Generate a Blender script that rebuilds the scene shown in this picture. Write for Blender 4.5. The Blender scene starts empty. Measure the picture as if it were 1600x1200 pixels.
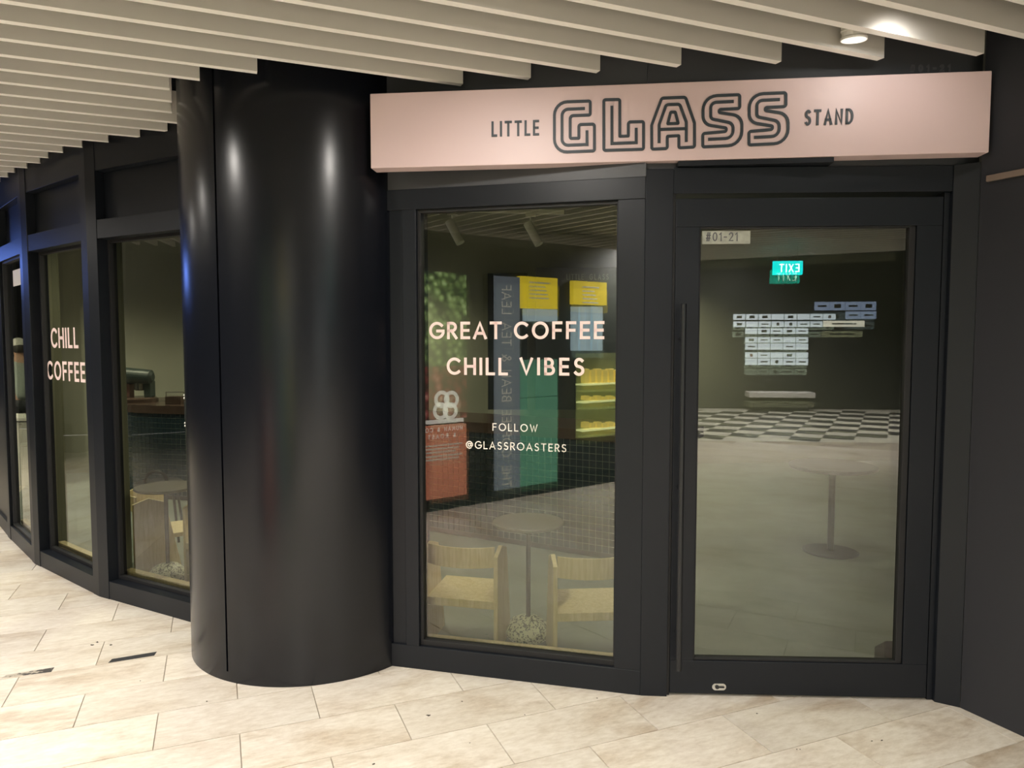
import bpy, bmesh, math, random
from mathutils import Vector, Matrix
random.seed(7)
S = bpy.context.scene
COL = S.collection
PI = math.pi
# ------------------------------------------------------------------ camera
FPX, CAMH = 1137.0, 1.6
PIT = math.atan(70/FPX)
cd = bpy.data.cameras.new('camera'); cam = bpy.data.objects.new('camera', cd); COL.objects.link(cam)
cam.location = (0, 0, CAMH); cam.rotation_euler = (PI/2-PIT, 0, 0)
cd.sensor_width = 36; cd.lens = 36*FPX/1600; cd.clip_start = .05; cd.clip_end = 200
S.camera = cam
# ------------------------------------------------------------------ world, exposure
w = bpy.data.worlds.new('world'); S.world = w; w.use_nodes = True
w.node_tree.nodes['Background'].inputs[0].default_value = (1, .95, .88, 1)
w.node_tree.nodes['Background'].inputs[1].default_value = .5
S.view_settings.view_transform = 'Standard'; S.view_settings.look = 'None'
S.view_settings.exposure = 1.02; S.view_settings.gamma = 1; S.view_settings.use_curve_mapping = False
# lamps: x, y, z, watts, colour, cone degrees, radius
WARM = (1, .945, .87)
LAMPS = [(-2.24, 2.48, 2.72, 72, WARM, 172, .05), (-3.85, 3.35, 2.72, 70, WARM, 172, .05),
         (.33, 1.5, 2.72, 42, WARM, 165, .05), (-1.5, 1.2, 2.72, 100, WARM, 150, .05),
         (-3.9, 1.3, 2.72, 165, WARM, 160, .05), (1.5, -.6, 2.72, 110, WARM, 165, .05),
         (-1.0, -1.6, 2.72, 300, WARM, 165, .05), (3.4, -3.5, 2.72, 260, WARM, 160, .05),
         (-5.0, 4.55, 2.72, 80, WARM, 172, .05), (-4.2, -2.4, 2.72, 450, WARM, 165, .05),
         (.8, -4.2, 2.72, 300, WARM, 160, .05)]  # strong rear lamps added so floor bounce brightens the slats
INNER_FILL = [(.1, 4.3, 2.8, 30), (-2.3, 5.6, 2.8, 45), (-4.3, 6.9, 2.8, 60), (2.2, 5.0, 2.8, 22), (-1.8, 8.0, 2.8, 110), (1.6, 8.2, 2.8, 90), (-6.2, 7.4, 2.8, 150), (-.9, 4.3, 2.8, 12)]  # added fill lamps, kept out of view, to brighten the café interior
HALL = [(2.5, -6.6), (5.2, -7.6), (0, -8.2), (7.0, -6.2), (3.8, -9.2), (-3.2, -7.2)]

# ------------------------------------------------------------------ pixel ray helper (only used to read real positions on real planes)
def ray(px, py):
    u = (px-800)/FPX; v = (600-py)/FPX
    return Vector((u, math.cos(PIT)+v*math.sin(PIT), -math.sin(PIT)+v*math.cos(PIT)))
def ground(px, py, z=0):
    r = ray(px, py); t = (z-CAMH)/r.z
    return Vector((r.x*t, r.y*t))
class Face:
    """vertical plane through plan points A,B; u runs A->B, n points to the camera side, w is depth along n"""
    def __init__(s, A, B):
        s.A = Vector(A); s.B = Vector(B); d = s.B-s.A; s.L = d.length; s.t = d/s.L
        s.n = Vector((s.t.y, -s.t.x))
    def pt(s, u, w, z): p = s.A+s.t*u+s.n*w; return Vector((p.x, p.y, z))
    def hit(s, px, py, w=0):
        r = ray(px, py); a = s.A+s.n*w; n = s.n
        k = (a.x*n.x+a.y*n.y)/(r.x*n.x+r.y*n.y); p = Vector((r.x*k, r.y*k))
        return ((p-s.A).dot(s.t), CAMH+r.z*k)
    def flip(s): f = Face(s.B, s.A); return f
# ------------------------------------------------------------------ materials
def mat(name, col, rough=.5, metal=0, emit=None, es=0, spec=.5, bump=0, bscale=60, var=0, vscale=6, aniso=None):
    m = bpy.data.materials.new(name); m.use_nodes = True; nt = m.node_tree; b = nt.nodes['Principled BSDF']
    b.inputs['Base Color'].default_value = (*col, 1); b.inputs['Roughness'].default_value = rough
    b.inputs['Metallic'].default_value = metal; b.inputs['Specular IOR Level'].default_value = spec
    if emit: b.inputs['Emission Color'].default_value = (*emit, 1); b.inputs['Emission Strength'].default_value = es
    tc = nt.nodes.new('ShaderNodeTexCoord')
    if var:
        n = nt.nodes.new('ShaderNodeTexNoise'); n.inputs['Scale'].default_value = vscale; n.inputs['Detail'].default_value = 6
        nt.links.new(tc.outputs['Object'], n.inputs['Vector'])
        r = nt.nodes.new('ShaderNodeValToRGB'); nt.links.new(n.outputs['Fac'], r.inputs[0])
        r.color_ramp.elements[0].position = .3; r.color_ramp.elements[1].position = .7
        r.color_ramp.elements[0].color = (*[c*(1-var) for c in col], 1); r.color_ramp.elements[1].color = (*[min(1, c*(1+var)) for c in col], 1)
        nt.links.new(r.outputs[0], b.inputs['Base Color'])
    if bump:
        n = nt.nodes.new('ShaderNodeTexNoise'); n.inputs['Scale'].default_value = bscale
        nt.links.new(tc.outputs['Object'], n.inputs['Vector'])
        bp = nt.nodes.new('ShaderNodeBump'); bp.inputs['Strength'].default_value = bump; bp.inputs['Distance'].default_value = .01
        nt.links.new(n.outputs['Fac'], bp.inputs['Height']); nt.links.new(bp.outputs[0], b.inputs['Normal'])
    return m
M = {}
M['black'] = mat('black_satin_metal', (.008, .010, .014), .40, spec=.32, bump=.02, bscale=9)
M['column'] = mat('black_column_cladding', (.004, .005, .008), .25, spec=.45, bump=.015, bscale=5)
M['gasket'] = mat('black_rubber', (.008, .008, .009), .6)
M['sidewall'] = mat('dark_satin_side_wall', (.022, .023, .028), .45, spec=.35)
M['fascia'] = mat('dark_fascia_paint', (.050, .052, .058), .48)
M['slat'] = mat('greige_slat_paint', (.60, .575, .53), .5, var=.03, vscale=1.5)
M['slat_edge'] = mat('cream_slat_edge', (.95, .93, .88), .45)
M['soffit'] = mat('dark_soffit', (.02, .02, .022), .8)
M['pink'] = mat('pink_sign_paint', (.66, .505, .50), .45)
M['ink'] = mat('dark_grey_sign_paint', (.030, .040, .050), .5)
M['vinyl'] = mat('pale_pink_vinyl', (.86, .67, .63), .5)
M['vinylw'] = mat('off_white_vinyl', (.9, .82, .74), .5)
M['grey_vinyl'] = mat('grey_vinyl', (.09, .09, .10), .4)
M['grout_floor'] = mat('floor_grout', (.36, .31, .25), .9)
M['oak'] = None
M['olive'] = mat('olive_plaster', (.27, .265, .215), .8, var=.06, vscale=2)
M['pilaster'] = mat('pale_olive_paint', (.24, .235, .15), .7)
M['innerceil'] = mat('cafe_ceiling', (.16, .155, .12), .9)
M['dark'] = mat('dark_wall', (.035, .037, .038), .6)
M['chrome'] = mat('brushed_steel', (.7, .7, .68), .25, metal=1)
M['white'] = mat('white_paint', (.75, .73, .68), .45)
M['lampglow'] = mat('lamp_diffuser', (.9, .88, .82), .5, emit=(1, .95, .86), es=.42)
M['lampglow2'] = mat('hall_lamp_diffuser', (.9, .88, .82), .5, emit=(1, .97, .92), es=14)
M['blacktube'] = mat('black_powder_coat', (.012, .013, .015), .35)
M['tabletop'] = mat('dark_table_laminate', (.13, .12, .10), .3)
M['worktop'] = mat('dark_brown_stone', (.07, .045, .035), .25, var=.2, vscale=12)
M['grout'] = mat('pale_grout', (.58, .62, .58), .8)
M['tileblue'] = mat('dark_teal_tile', (.018, .034, .044), .25)
M['bronze'] = mat('bronze_strip', (.20, .15, .12), .45, metal=.2)
M['hallwhite'] = mat('pale_check_tile', (.62, .60, .50), .35)
M['hallblack'] = mat('dark_check_tile', (.05, .05, .05), .35)
M['exit'] = mat('exit_sign_green', (0, .3, .28), .4, emit=(.0, .75, .68), es=5)
M['exitw'] = mat('exit_sign_letters', (.8, .9, .9), .4, emit=(.6, 1, 1), es=9)
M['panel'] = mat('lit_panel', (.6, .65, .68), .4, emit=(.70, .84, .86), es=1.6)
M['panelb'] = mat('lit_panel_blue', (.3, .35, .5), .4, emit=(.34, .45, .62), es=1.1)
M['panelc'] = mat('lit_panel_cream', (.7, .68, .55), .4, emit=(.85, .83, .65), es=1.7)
M['logoink'] = mat('logo_ink', (.05, .05, .05), .6)
M['logored'] = mat('logo_red', (.15, .03, .02), .6)
M['yellow'] = mat('yellow_menu_screen', (.6, .45, .02), .4, emit=(.75, .58, .03), es=1.8)
M['menutext'] = mat('menu_text', (.7, .7, .6), .5, emit=(.9, .85, .7), es=.5)
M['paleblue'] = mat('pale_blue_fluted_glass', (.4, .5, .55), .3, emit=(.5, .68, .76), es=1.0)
M['kgreen'] = mat('self_lit_green_paint', (.10, .28, .18), .5, emit=(.1, .30, .19), es=1.0)  # emission stands in for spot light falling on the cabinet
M['kblue'] = mat('self_lit_blue_grey_paint', (.16, .20, .24), .5, emit=(.20, .23, .26), es=.9)  # painted pillar is no lamp; its glow imitates light falling on it
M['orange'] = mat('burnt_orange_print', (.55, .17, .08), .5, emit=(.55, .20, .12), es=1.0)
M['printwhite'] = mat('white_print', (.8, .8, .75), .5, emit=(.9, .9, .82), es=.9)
M['pastry'] = mat('self_lit_golden_pastry', (.65, .45, .12), .6, emit=(.75, .65, .12), es=1.4)  # glow in the pastries imitates the case lighting on them
M['case_light'] = mat('display_case_light', (.8, .8, .5), .5, emit=(.85, .95, .4), es=1.8)
M['screenblue'] = mat('blue_screen', (.05, .1, .5), .4, emit=(.16, .30, 1), es=5)
M['cream'] = mat('cream_notice', (.62, .57, .45), .6)
M['skin'] = mat('skin', (.55, .33, .24), .55)
M['shirt'] = mat('grey_green_shirt', (.38, .43, .40), .8)
M['trouser'] = mat('dark_trousers', (.04, .045, .05), .8)
M['hair'] = mat('dark_hair', (.02, .015, .01), .6)
M['cap'] = mat('white_cap_cloth', (.85, .83, .78), .8)
M['tape'] = mat('black_floor_tape', (.02, .02, .022), .7)
M['dirt'] = mat('dark_dirt', (.06, .05, .035), .9)
M['steelbowl'] = mat('dark_green_metal', (.035, .05, .045), .4)
M['brownwood'] = mat('brown_wood', (.20, .10, .07), .5, var=.15, vscale=8)

def mk_wood(name, a, b, axis=(1, 1, 12)):
    m = bpy.data.materials.new(name); m.use_nodes = True; nt = m.node_tree; bs = nt.nodes['Principled BSDF']; bs.inputs['Roughness'].default_value = .45
    tc = nt.nodes.new('ShaderNodeTexCoord'); mp = nt.nodes.new('ShaderNodeMapping'); mp.inputs['Scale'].default_value = axis
    n = nt.nodes.new('ShaderNodeTexNoise'); n.inputs['Scale'].default_value = 5; n.inputs['Detail'].default_value = 8; n.inputs['Distortion'].default_value = .6
    r = nt.nodes.new('ShaderNodeValToRGB'); r.color_ramp.elements[0].position = .3; r.color_ramp.elements[1].position = .7
    r.color_ramp.elements[0].color = (*a, 1); r.color_ramp.elements[1].color = (*b, 1)
    nt.links.new(tc.outputs['Object'], mp.inputs[0]); nt.links.new(mp.outputs[0], n.inputs['Vector']); nt.links.new(n.outputs['Fac'], r.inputs[0]); nt.links.new(r.outputs[0], bs.inputs['Base Color'])
    return m
M['oak'] = mk_wood('pale_oak', (.62, .50, .28), (.80, .67, .42), (14, 14, 1.2))

def mk_tile(name, mul=1.0):
    m = bpy.data.materials.new(name); m.use_nodes = True; nt = m.node_tree; L = nt.links; b = nt.nodes['Principled BSDF']; b.inputs['Roughness'].default_value = .42
    g = nt.nodes.new('ShaderNodeNewGeometry'); oi = nt.nodes.new('ShaderNodeObjectInfo')
    mp = nt.nodes.new('ShaderNodeMapping'); mp.inputs['Rotation'].default_value = (0, 0, math.radians(-22)); L.new(g.outputs['Position'], mp.inputs[0])
    cx = nt.nodes.new('ShaderNodeCombineXYZ'); mu = nt.nodes.new('ShaderNodeMath'); mu.operation = 'MULTIPLY'; mu.inputs[1].default_value = 37
    L.new(oi.outputs['Random'], mu.inputs[0]); L.new(mu.outputs[0], cx.inputs[2]); ad = nt.nodes.new('ShaderNodeVectorMath'); ad.operation = 'ADD'
    L.new(mp.outputs[0], ad.inputs[0]); L.new(cx.outputs[0], ad.inputs[1])
    sc = nt.nodes.new('ShaderNodeMapping'); sc.inputs['Scale'].default_value = (1.0, 2.6, 1); L.new(ad.outputs[0], sc.inputs[0])
    n1 = nt.nodes.new('ShaderNodeTexNoise'); n1.inputs['Scale'].default_value = 1.6; n1.inputs['Detail'].default_value = 9; n1.inputs['Roughness'].default_value = .62; n1.inputs['Distortion'].default_value = .7
    n2 = nt.nodes.new('ShaderNodeTexNoise'); n2.inputs['Scale'].default_value = 17; n2.inputs['Detail'].default_value = 5; n2.inputs['Roughness'].default_value = .7
    L.new(sc.outputs[0], n1.inputs['Vector']); L.new(sc.outputs[0], n2.inputs['Vector'])
    r = nt.nodes.new('ShaderNodeValToRGB'); e = r.color_ramp.elements; e[0].position = .3; e[1].position = .68
    e[0].color = (.47*mul, .38*mul, .28*mul, 1); e[1].color = (.72*mul, .665*mul, .58*mul, 1)
    k = e.new(.48); k.color = (.64*mul, .575*mul, .485*mul, 1)
    L.new(n1.outputs['Fac'], r.inputs[0])
    mx = nt.nodes.new('ShaderNodeMixRGB'); mx.blend_type = 'SOFT_LIGHT'; mx.inputs[0].default_value = .9
    L.new(r.outputs[0], mx.inputs[1]); L.new(n2.outputs['Fac'], mx.inputs[2])
    hs = nt.nodes.new('ShaderNodeHueSaturation'); mr = nt.nodes.new('ShaderNodeMapRange'); mr.inputs[3].default_value = .93; mr.inputs[4].default_value = 1.06
    L.new(oi.outputs['Random'], mr.inputs[0]); L.new(mr.outputs[0], hs.inputs['Value']); L.new(mx.outputs[0], hs.inputs['Color']); L.new(hs.outputs[0], b.inputs['Base Color'])
    bp = nt.nodes.new('ShaderNodeBump'); bp.inputs['Strength'].default_value = .08; bp.inputs['Distance'].default_value = .005
    L.new(n2.outputs['Fac'], bp.inputs['Height']); L.new(bp.outputs[0], b.inputs['Normal'])
    return m
M['tile'] = mk_tile('beige_stone_tile')

def mk_glass(name, ior, tint):
    m = bpy.data.materials.new(name); m.use_nodes = True; nt = m.node_tree; nt.nodes.clear()
    o = nt.nodes.new('ShaderNodeOutputMaterial'); mx = nt.nodes.new('ShaderNodeMixShader'); f = nt.nodes.new('ShaderNodeFresnel'); f.inputs[0].default_value = ior
    t = nt.nodes.new('ShaderNodeBsdfTransparent'); t.inputs[0].default_value = (*tint, 1); g = nt.nodes.new('ShaderNodeBsdfGlossy'); g.inputs['Roughness'].default_value = .0
    nt.links.new(f.outputs[0], mx.inputs[0]); nt.links.new(t.outputs[0], mx.inputs[1]); nt.links.new(g.outputs[0], mx.inputs[2]); nt.links.new(mx.outputs[0], o.inputs[0])
    return m
M['glass'] = mk_glass('tinted_coated_glass', 2.05, (.86, .89, .74))
M['glass2'] = mk_glass('inner_pane_glass', 1.5, (.96, .98, .94))
m = bpy.data.materials.new('clear_back_face'); m.use_nodes = True; nt = m.node_tree; nt.nodes.clear()
o = nt.nodes.new('ShaderNodeOutputMaterial'); t = nt.nodes.new('ShaderNodeBsdfTransparent'); nt.links.new(t.outputs[0], o.inputs[0]); M['clear'] = m

def mk_terrazzo():
    m = bpy.data.materials.new('terrazzo'); m.use_nodes = True; nt = m.node_tree; b = nt.nodes['Principled BSDF']; b.inputs['Roughness'].default_value = .4
    tc = nt.nodes.new('ShaderNodeTexCoord'); v = nt.nodes.new('ShaderNodeTexVoronoi'); v.inputs['Scale'].default_value = 130; v.feature = 'F1'
    r = nt.nodes.new('ShaderNodeValToRGB'); r.color_ramp.elements[0].position = .34; r.color_ramp.elements[1].position = .40
    r.color_ramp.elements[0].color = (.10, .11, .08, 1); r.color_ramp.elements[1].color = (.82, .84, .68, 1)
    nt.links.new(tc.outputs['Object'], v.inputs['Vector']); nt.links.new(v.outputs['Color'], r.inputs[0]); nt.links.new(r.outputs[0], b.inputs['Base Color'])
    return m
M['terrazzo'] = mk_terrazzo()

# ------------------------------------------------------------------ mesh helpers
class MB:
    def __init__(s): s.bm = bmesh.new()
    def hexa(s, p):      # 8 points: bottom 4 ccw, top 4
        v = [s.bm.verts.new(q) for q in p]
        for f in ((3, 2, 1, 0), (4, 5, 6, 7), (0, 1, 5, 4), (1, 2, 6, 5), (2, 3, 7, 6), (3, 0, 4, 7)): s.bm.faces.new([v[i] for i in f])
        return s
    def box(s, x0, x1, y0, y1, z0, z1):
        return s.hexa([Vector(q) for q in ((x0, y0, z0), (x1, y0, z0), (x1, y1, z0), (x0, y1, z0), (x0, y0, z1), (x1, y0, z1), (x1, y1, z1), (x0, y1, z1))])
    def fb(s, F, u0, u1, w0, w1, z0, z1):   # box on a Face; w0<w1 measured along n
        return s.hexa([F.pt(u0, w1, z0), F.pt(u1, w1, z0), F.pt(u1, w0, z0), F.pt(u0, w0, z0), F.pt(u0, w1, z1), F.pt(u1, w1, z1), F.pt(u1, w0, z1), F.pt(u0, w0, z1)])
    def prism(s, pts, z0, z1):
        lo = [s.bm.verts.new((p[0], p[1], z0)) for p in pts]; hi = [s.bm.verts.new((p[0], p[1], z1)) for p in pts]; n = len(pts)
        s.bm.faces.new(lo[::-1]); s.bm.faces.new(hi)
        for i in range(n): s.bm.faces.new((lo[i], lo[(i+1) % n], hi[(i+1) % n], hi[i]))
        return s
    def tube(s, pts, r, seg=10, closed=False, cap=True):
        pts = [Vector(p) for p in pts]; n = len(pts); rings = []
        rr = r if isinstance(r, (list, tuple)) else [r]*n; ref = None
        for i, p in enumerate(pts):
            a = pts[i-1] if (i or closed) else p; b = pts[(i+1) % n] if (i < n-1 or closed) else p
            t = (b-a).normalized()
            if ref is None: ref = t.cross(Vector((0, 0, 1))); ref = ref if ref.length > .1 else Vector((1, 0, 0))
            x = (ref-t*ref.dot(t)).normalized(); ref = x; y = t.cross(x)
            rings.append([s.bm.verts.new(p+(x*math.cos(2*PI*k/seg)+y*math.sin(2*PI*k/seg))*rr[i]) for k in range(seg)])
        for i in range(n if closed else n-1):
            A, B = rings[i], rings[(i+1) % n]
            for k in range(seg): s.bm.faces.new((A[k], A[(k+1) % seg], B[(k+1) % seg], B[k]))
        if cap and not closed: s.bm.faces.new(rings[0][::-1]); s.bm.faces.new(rings[-1])
        return s
    def lathe(s, prof, c=(0, 0, 0), seg=28, sx=1, sy=1):
        rings = []
        for r, z in prof: rings.append([s.bm.verts.new((c[0]+sx*r*math.cos(2*PI*k/seg), c[1]+sy*r*math.sin(2*PI*k/seg), c[2]+z)) for k in range(seg)])
        for A, B in zip(rings, rings[1:]):
            for k in range(seg): s.bm.faces.new((A[k], A[(k+1) % seg], B[(k+1) % seg], B[k]))
        s.bm.faces.new(rings[0][::-1]); s.bm.faces.new(rings[-1]); return s
    def ribbon(s, P, pts, wd, th, closed=False, cap=.5):
        """flat stroke: P(a,b,h) maps local coords to world; pts 2D"""
        n = len(pts); pts = [Vector(p) for p in pts]; Ls, Rs = [], []
        for i, p in enumerate(pts):
            a = pts[i-1] if (i or closed) else None; b = pts[(i+1) % n] if (i < n-1 or closed) else None
            d1 = (p-a).normalized() if a is not None else (b-p).normalized(); d2 = (b-p).normalized() if b is not None else d1
            m = (d1+d2); m = m.normalized() if m.length > 1e-6 else d1
            nn = Vector((-m.y, m.x)); k = 1/max(.62, nn.dot(Vector((-d1.y, d1.x))))
            Ls.append(p+nn*k*wd/2); Rs.append(p-nn*k*wd/2)
        V = [[s.bm.verts.new(P(q.x, q.y, h)) for q in L] for L in (Ls, Rs) for h in (0, th)]
        LB, LT, RB, RT = V
        for i in range(n if closed else n-1):
            j = (i+1) % n
            s.bm.faces.new((RT[i], RT[j], LT[j], LT[i])); s.bm.faces.new((LB[i], LT[i], LT[j], LB[j])); s.bm.faces.new((RB[i], RB[j], RT[j], RT[i])); s.bm.faces.new((LB[i], LB[j], RB[j], RB[i]))
        if not closed:
            s.bm.faces.new((LB[0], RB[0], RT[0], LT[0])); s.bm.faces.new((LB[-1], LT[-1], RT[-1], RB[-1]))
        return s
    def build(s, name, m, parent=None, bevel=0, smooth=False, kind=None, seg=2):
        bmesh.ops.recalc_face_normals(s.bm, faces=s.bm.faces)
        me = bpy.data.meshes.new(name); s.bm.to_mesh(me); s.bm.free(); me.materials.append(m if not isinstance(m, str) else M[m])
        o = bpy.data.objects.new(name, me); COL.objects.link(o)
        if parent: o.parent = parent
        if smooth:
            for p in me.polygons: p.use_smooth = True
        if bevel:
            b = o.modifiers.new('bevel', 'BEVEL'); b.width = bevel; b.segments = seg; b.limit_method = 'ANGLE'; b.angle_limit = .6
        if kind: o['kind'] = kind
        return o
def tag(o, label=None, cat=None, group=None, kind=None):
    if label: o['label'] = label
    if cat: o['category'] = cat
    if group: o['group'] = group
    if kind: o['kind'] = kind
    return o
def empty(name, loc=(0, 0, 0), rz=0, label=None, cat=None, group=None, kind=None):
    o = bpy.data.objects.new(name, None); COL.objects.link(o); o.location = loc; o.rotation_euler = (0, 0, rz); o.empty_display_size = .1
    return tag(o, label, cat, group, kind)
def copy_tree(o, parent=None):
    c = o.copy(); COL.objects.link(c); c.parent = parent
    for ch in list(o.children): copy_tree(ch, c)
    return c
def fillet(pts, closed=True, seg=6):
    """pts (x,y,r) -> rounded polyline"""
    out = []; n = len(pts)
    for i, q in enumerate(pts):
        p = Vector(q[:2]); r = q[2] if len(q) > 2 else 0
        if r <= 0 or (not closed and i in (0, n-1)): out.append(p); continue
        a = (Vector(pts[i-1][:2])-p); b = (Vector(pts[(i+1) % n][:2])-p); la, lb = a.length, b.length; a.normalize(); b.normalize()
        ang = a.angle(b); d = min(r/math.tan(ang/2), la*.499, lb*.499); p0 = p+a*d; p1 = p+b*d
        rr = d*math.tan(ang/2); c = p+(a+b).normalized()*(rr/math.sin(ang/2))
        v0 = p0-c; v1 = p1-c; an = v0.angle(v1); s_ = 1 if v0.x*v1.y-v0.y*v1.x > 0 else -1
        for k in range(seg+1):
            th = s_*an*k/seg; out.append(c+Vector((v0.x*math.cos(th)-v0.y*math.sin(th), v0.x*math.sin(th)+v0.y*math.cos(th))))
    return out
# ------------------------------------------------------------------ stroke lettering
def arc(cx, cy, rx, ry, a0, a1, n=14):
    return [(cx+rx*math.cos(math.radians(a0+(a1-a0)*i/n)), cy+ry*math.sin(math.radians(a0+(a1-a0)*i/n))) for i in range(n+1)]
G_ = {
 'A': (.78, [[(0, 0), (.39, 1), (.78, 0)], [(.14, .30), (.64, .30)]]),
 'B': (.55, [[(0, 0), (0, 1)], [(0, 1)]+arc(.22, .75, .25, .25, 90, -90)+[(0, .5)], [(0, .5)]+arc(.28, .25, .27, .25, 90, -90)+[(0, 0)]]),
 'C': (.82, [arc(.47, .5, .47, .5, 48, 312, 20)]),
 'D': (.70, [[(0, 0), (0, 1)], [(0, 1)]+arc(.22, .5, .48, .5, 90, -90)+[(0, 0)]]),
 'E': (.50, [[(.5, 1), (0, 1), (0, 0), (.5, 0)], [(0, .5), (.45, .5)]]),
 'F': (.50, [[(.5, 1), (0, 1), (0, 0)], [(0, .5), (.45, .5)]]),
 'G': (.90, [arc(.48, .5, .48, .5, 45, 340, 22)+[(.93, .47), (.52, .47)]]),
 'H': (.66, [[(0, 0), (0, 1)], [(.66, 0), (.66, 1)], [(0, .5), (.66, .5)]]),
 'I': (.0, [[(0, 0), (0, 1)]]),
 'K': (.6, [[(0, 0), (0, 1)], [(.55, 1), (0, .42)], [(.18, .6), (.6, 0)]]),
 'L': (.46, [[(0, 1), (0, 0), (.46, 0)]]),
 'M': (.85, [[(0, 0), (.1, 1), (.42, .2), (.75, 1), (.85, 0)]]),
 'N': (.70, [[(0, 0), (0, 1), (.7, 0), (.7, 1)]]),
 'O': (.96, [arc(.48, .5, .48, .5, 0, 360, 24)]),
 'P': (.5, [[(0, 0), (0, 1)], [(0, 1)]+arc(.24, .74, .26, .26, 90, -90)+[(0, .48)]]),
 'R': (.56, [[(0, 0), (0, 1)], [(0, 1)]+arc(.25, .74, .27, .26, 90, -90)+[(0, .48)], [(.22, .48), (.56, 0)]]),
 'S': (.54, [arc(.28, .75, .24, .25, 40, 250, 12)[:-1]+arc(.26, .25, .27, .26, 75, -145, 12)]),
 'T': (.64, [[(0, 1), (.64, 1)], [(.32, 1), (.32, 0)]]),
 'U': (.62, [[(0, 1)]+arc(.31, .31, .31, .31, 180, 360)+[(.62, 1)]]),
 'V': (.74, [[(0, 1), (.37, 0), (.74, 1)]]),
 'W': (1.0, [[(0, 1), (.27, 0), (.5, .85), (.73, 0), (1, 1)]]),
 'X': (.64, [[(0, 0), (.64, 1)], [(0, 1), (.64, 0)]]),
 'Y': (.64, [[(0, 1), (.32, .48), (.64, 1)], [(.32, .48), (.32, 0)]]),
 '@': (.95, [arc(.48, .48, .20, .22, 0, 360, 16), arc(.48, .48, .47, .5, 300, 0, 22)+[(.95, .4), (.82, .26), (.70, .36), (.70, .7)]]),
 '&': (.7, [[(.7, 0), (.15, .75)]+arc(.32, .82, .17, .17, 200, -20, 8)+[(.1, .35)]+arc(.28, .22, .24, .22, 150, 330, 8)+[(.68, .45)]]),
 '0': (.6, [arc(.3, .5, .3, .5, 0, 360, 20)]),
 '1': (.25, [[(0, .8), (.22, 1), (.22, 0)]]),
 '2': (.55, [arc(.27, .72, .26, .27, 165, -35, 10)+[(.0, 0), (.55, 0)]]),
 '-': (.35, [[(0, .45), (.35, .45)]]),
 '#': (.6, [[(.1, 0), (.25, 1)], [(.38, 0), (.53, 1)], [(0, .32), (.55, .32)], [(.05, .68), (.6, .68)]]),
 '8': (.56, [arc(.28, .75, .22, .24, 0, 360, 16), arc(.28, .26, .27, .26, 0, 360, 16)]),
 ' ': (.45, []),
}
def word(mb, P, txt, a0, a1, b0, cap, wd, th=.0012, gap=None, gw=1.0, per=None):
    """txt between a0 and a1 (edges), baseline b0; letter widths gw*cap; tracking fits unless gap given"""
    half = wd/2; cap2 = cap-wd
    W = [G_[c][0]*cap2*gw for c in txt]; n = len(txt)
    g = gap if gap is not None else ((a1-a0)-wd*n-sum(W))/max(1, n-1)
    x = a0+half; res = []
    for c, wc in zip(txt, W):
        tgt = mb if per is None else MB()
        for st in G_[c][1]:
            pts = [(x+px*cap2*gw, b0+half+py*cap2) for px, py in st]
            d = []
            for q in pts:
                if not d or (Vector(q)-Vector(d[-1])).length > 1e-5: d.append(q)
            closed = len(d) > 3 and (Vector(d[0])-Vector(d[-1])).length < 1e-4
            if closed: d = d[:-1]
            else:     # extend open ends by half a stroke for square ends
                d = [Vector(q) for q in d]; e0 = (d[0]-d[1]).normalized()*half*.98; e1 = (d[-1]-d[-2]).normalized()*half*.98
                d[0] = d[0]+e0; d[-1] = d[-1]+e1
            tgt.ribbon(P, d, wd, th, closed)
        if per is not None and c != ' ': per(tgt)
        x += wc+wd+g
    return mb
# ------------------------------------------------------------------ axes of slats and floor tiles
TH = math.radians(67.9)
SD = Vector((math.sin(TH), math.cos(TH))); SN = Vector((-math.cos(TH), math.sin(TH)))
def SP(al, pe): p = SD*al+SN*pe; return p
# facade plan
V0 = (-4.75, 6.55); V1 = (-4.046, 5.773); V2 = (-3.402, 5.104); V3 = (-2.568, 4.444); V4 = (-1.70, 3.964)
V5 = (-.66, 3.4955); V6 = (.576, 3.18); V7 = (.694, 3.171); V8 = (1.866, 3.122); V9 = (1.948, 3.072)
WR = Vector((.4364, -.8997))
V10 = (V9[0]+WR.x*2.6, V9[1]+WR.y*2.6)
FC, FB, FA, FW, FD, FR = Face(V1, V2), Face(V2, V3), Face(V3, V4), Face((-.58, 3.475), V6), Face(V7, V8), Face(V9, V10)
FM = Face(V6, V7)
WALLTOP = 3.06

# ================================================================== FLOOR
fl = MB().box(-11, 9, -5.2, 13.5, -.08, -.006).build('floor', 'grout_floor'); tag(fl, 'beige stone tiled floor of the concourse and café', 'floor', kind='structure')
TL, TW = .6365, .3085
tm = MB(); g_ = .0012; tm.hexa([Vector(q) for q in ((-TL/2+g_, -TW/2+g_, -.012), (TL/2-g_, -TW/2+g_, -.012), (TL/2-g_, TW/2-g_, -.012), (-TL/2+g_, TW/2-g_, -.012),
      (-TL/2+g_+.001, -TW/2+g_+.001, 0), (TL/2-g_-.001, -TW/2+g_+.001, 0), (TL/2-g_-.001, TW/2-g_-.001, 0), (-TL/2+g_+.001, TW/2-g_-.001, 0))])
cells = []
for k in range(-26, 38):
    pe = 2.145+TW*k+TW/2
    off = (1.962 if k % 2 == 0 else 1.962-TL/2)
    for j in range(-22, 16):
        al = off+TL*j+TL/2; c = SP(al, pe)
        if not (-9 < c.x < 7.5 and -5.0 < c.y < 12.5): continue
        infr = c.y > 1.9 and abs(c.x) < .74*c.y+.55
        cells.append((0 if infr else 1, c.length, al, pe, c))
cells.sort(key=lambda q: (q[0], q[1]))
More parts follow.
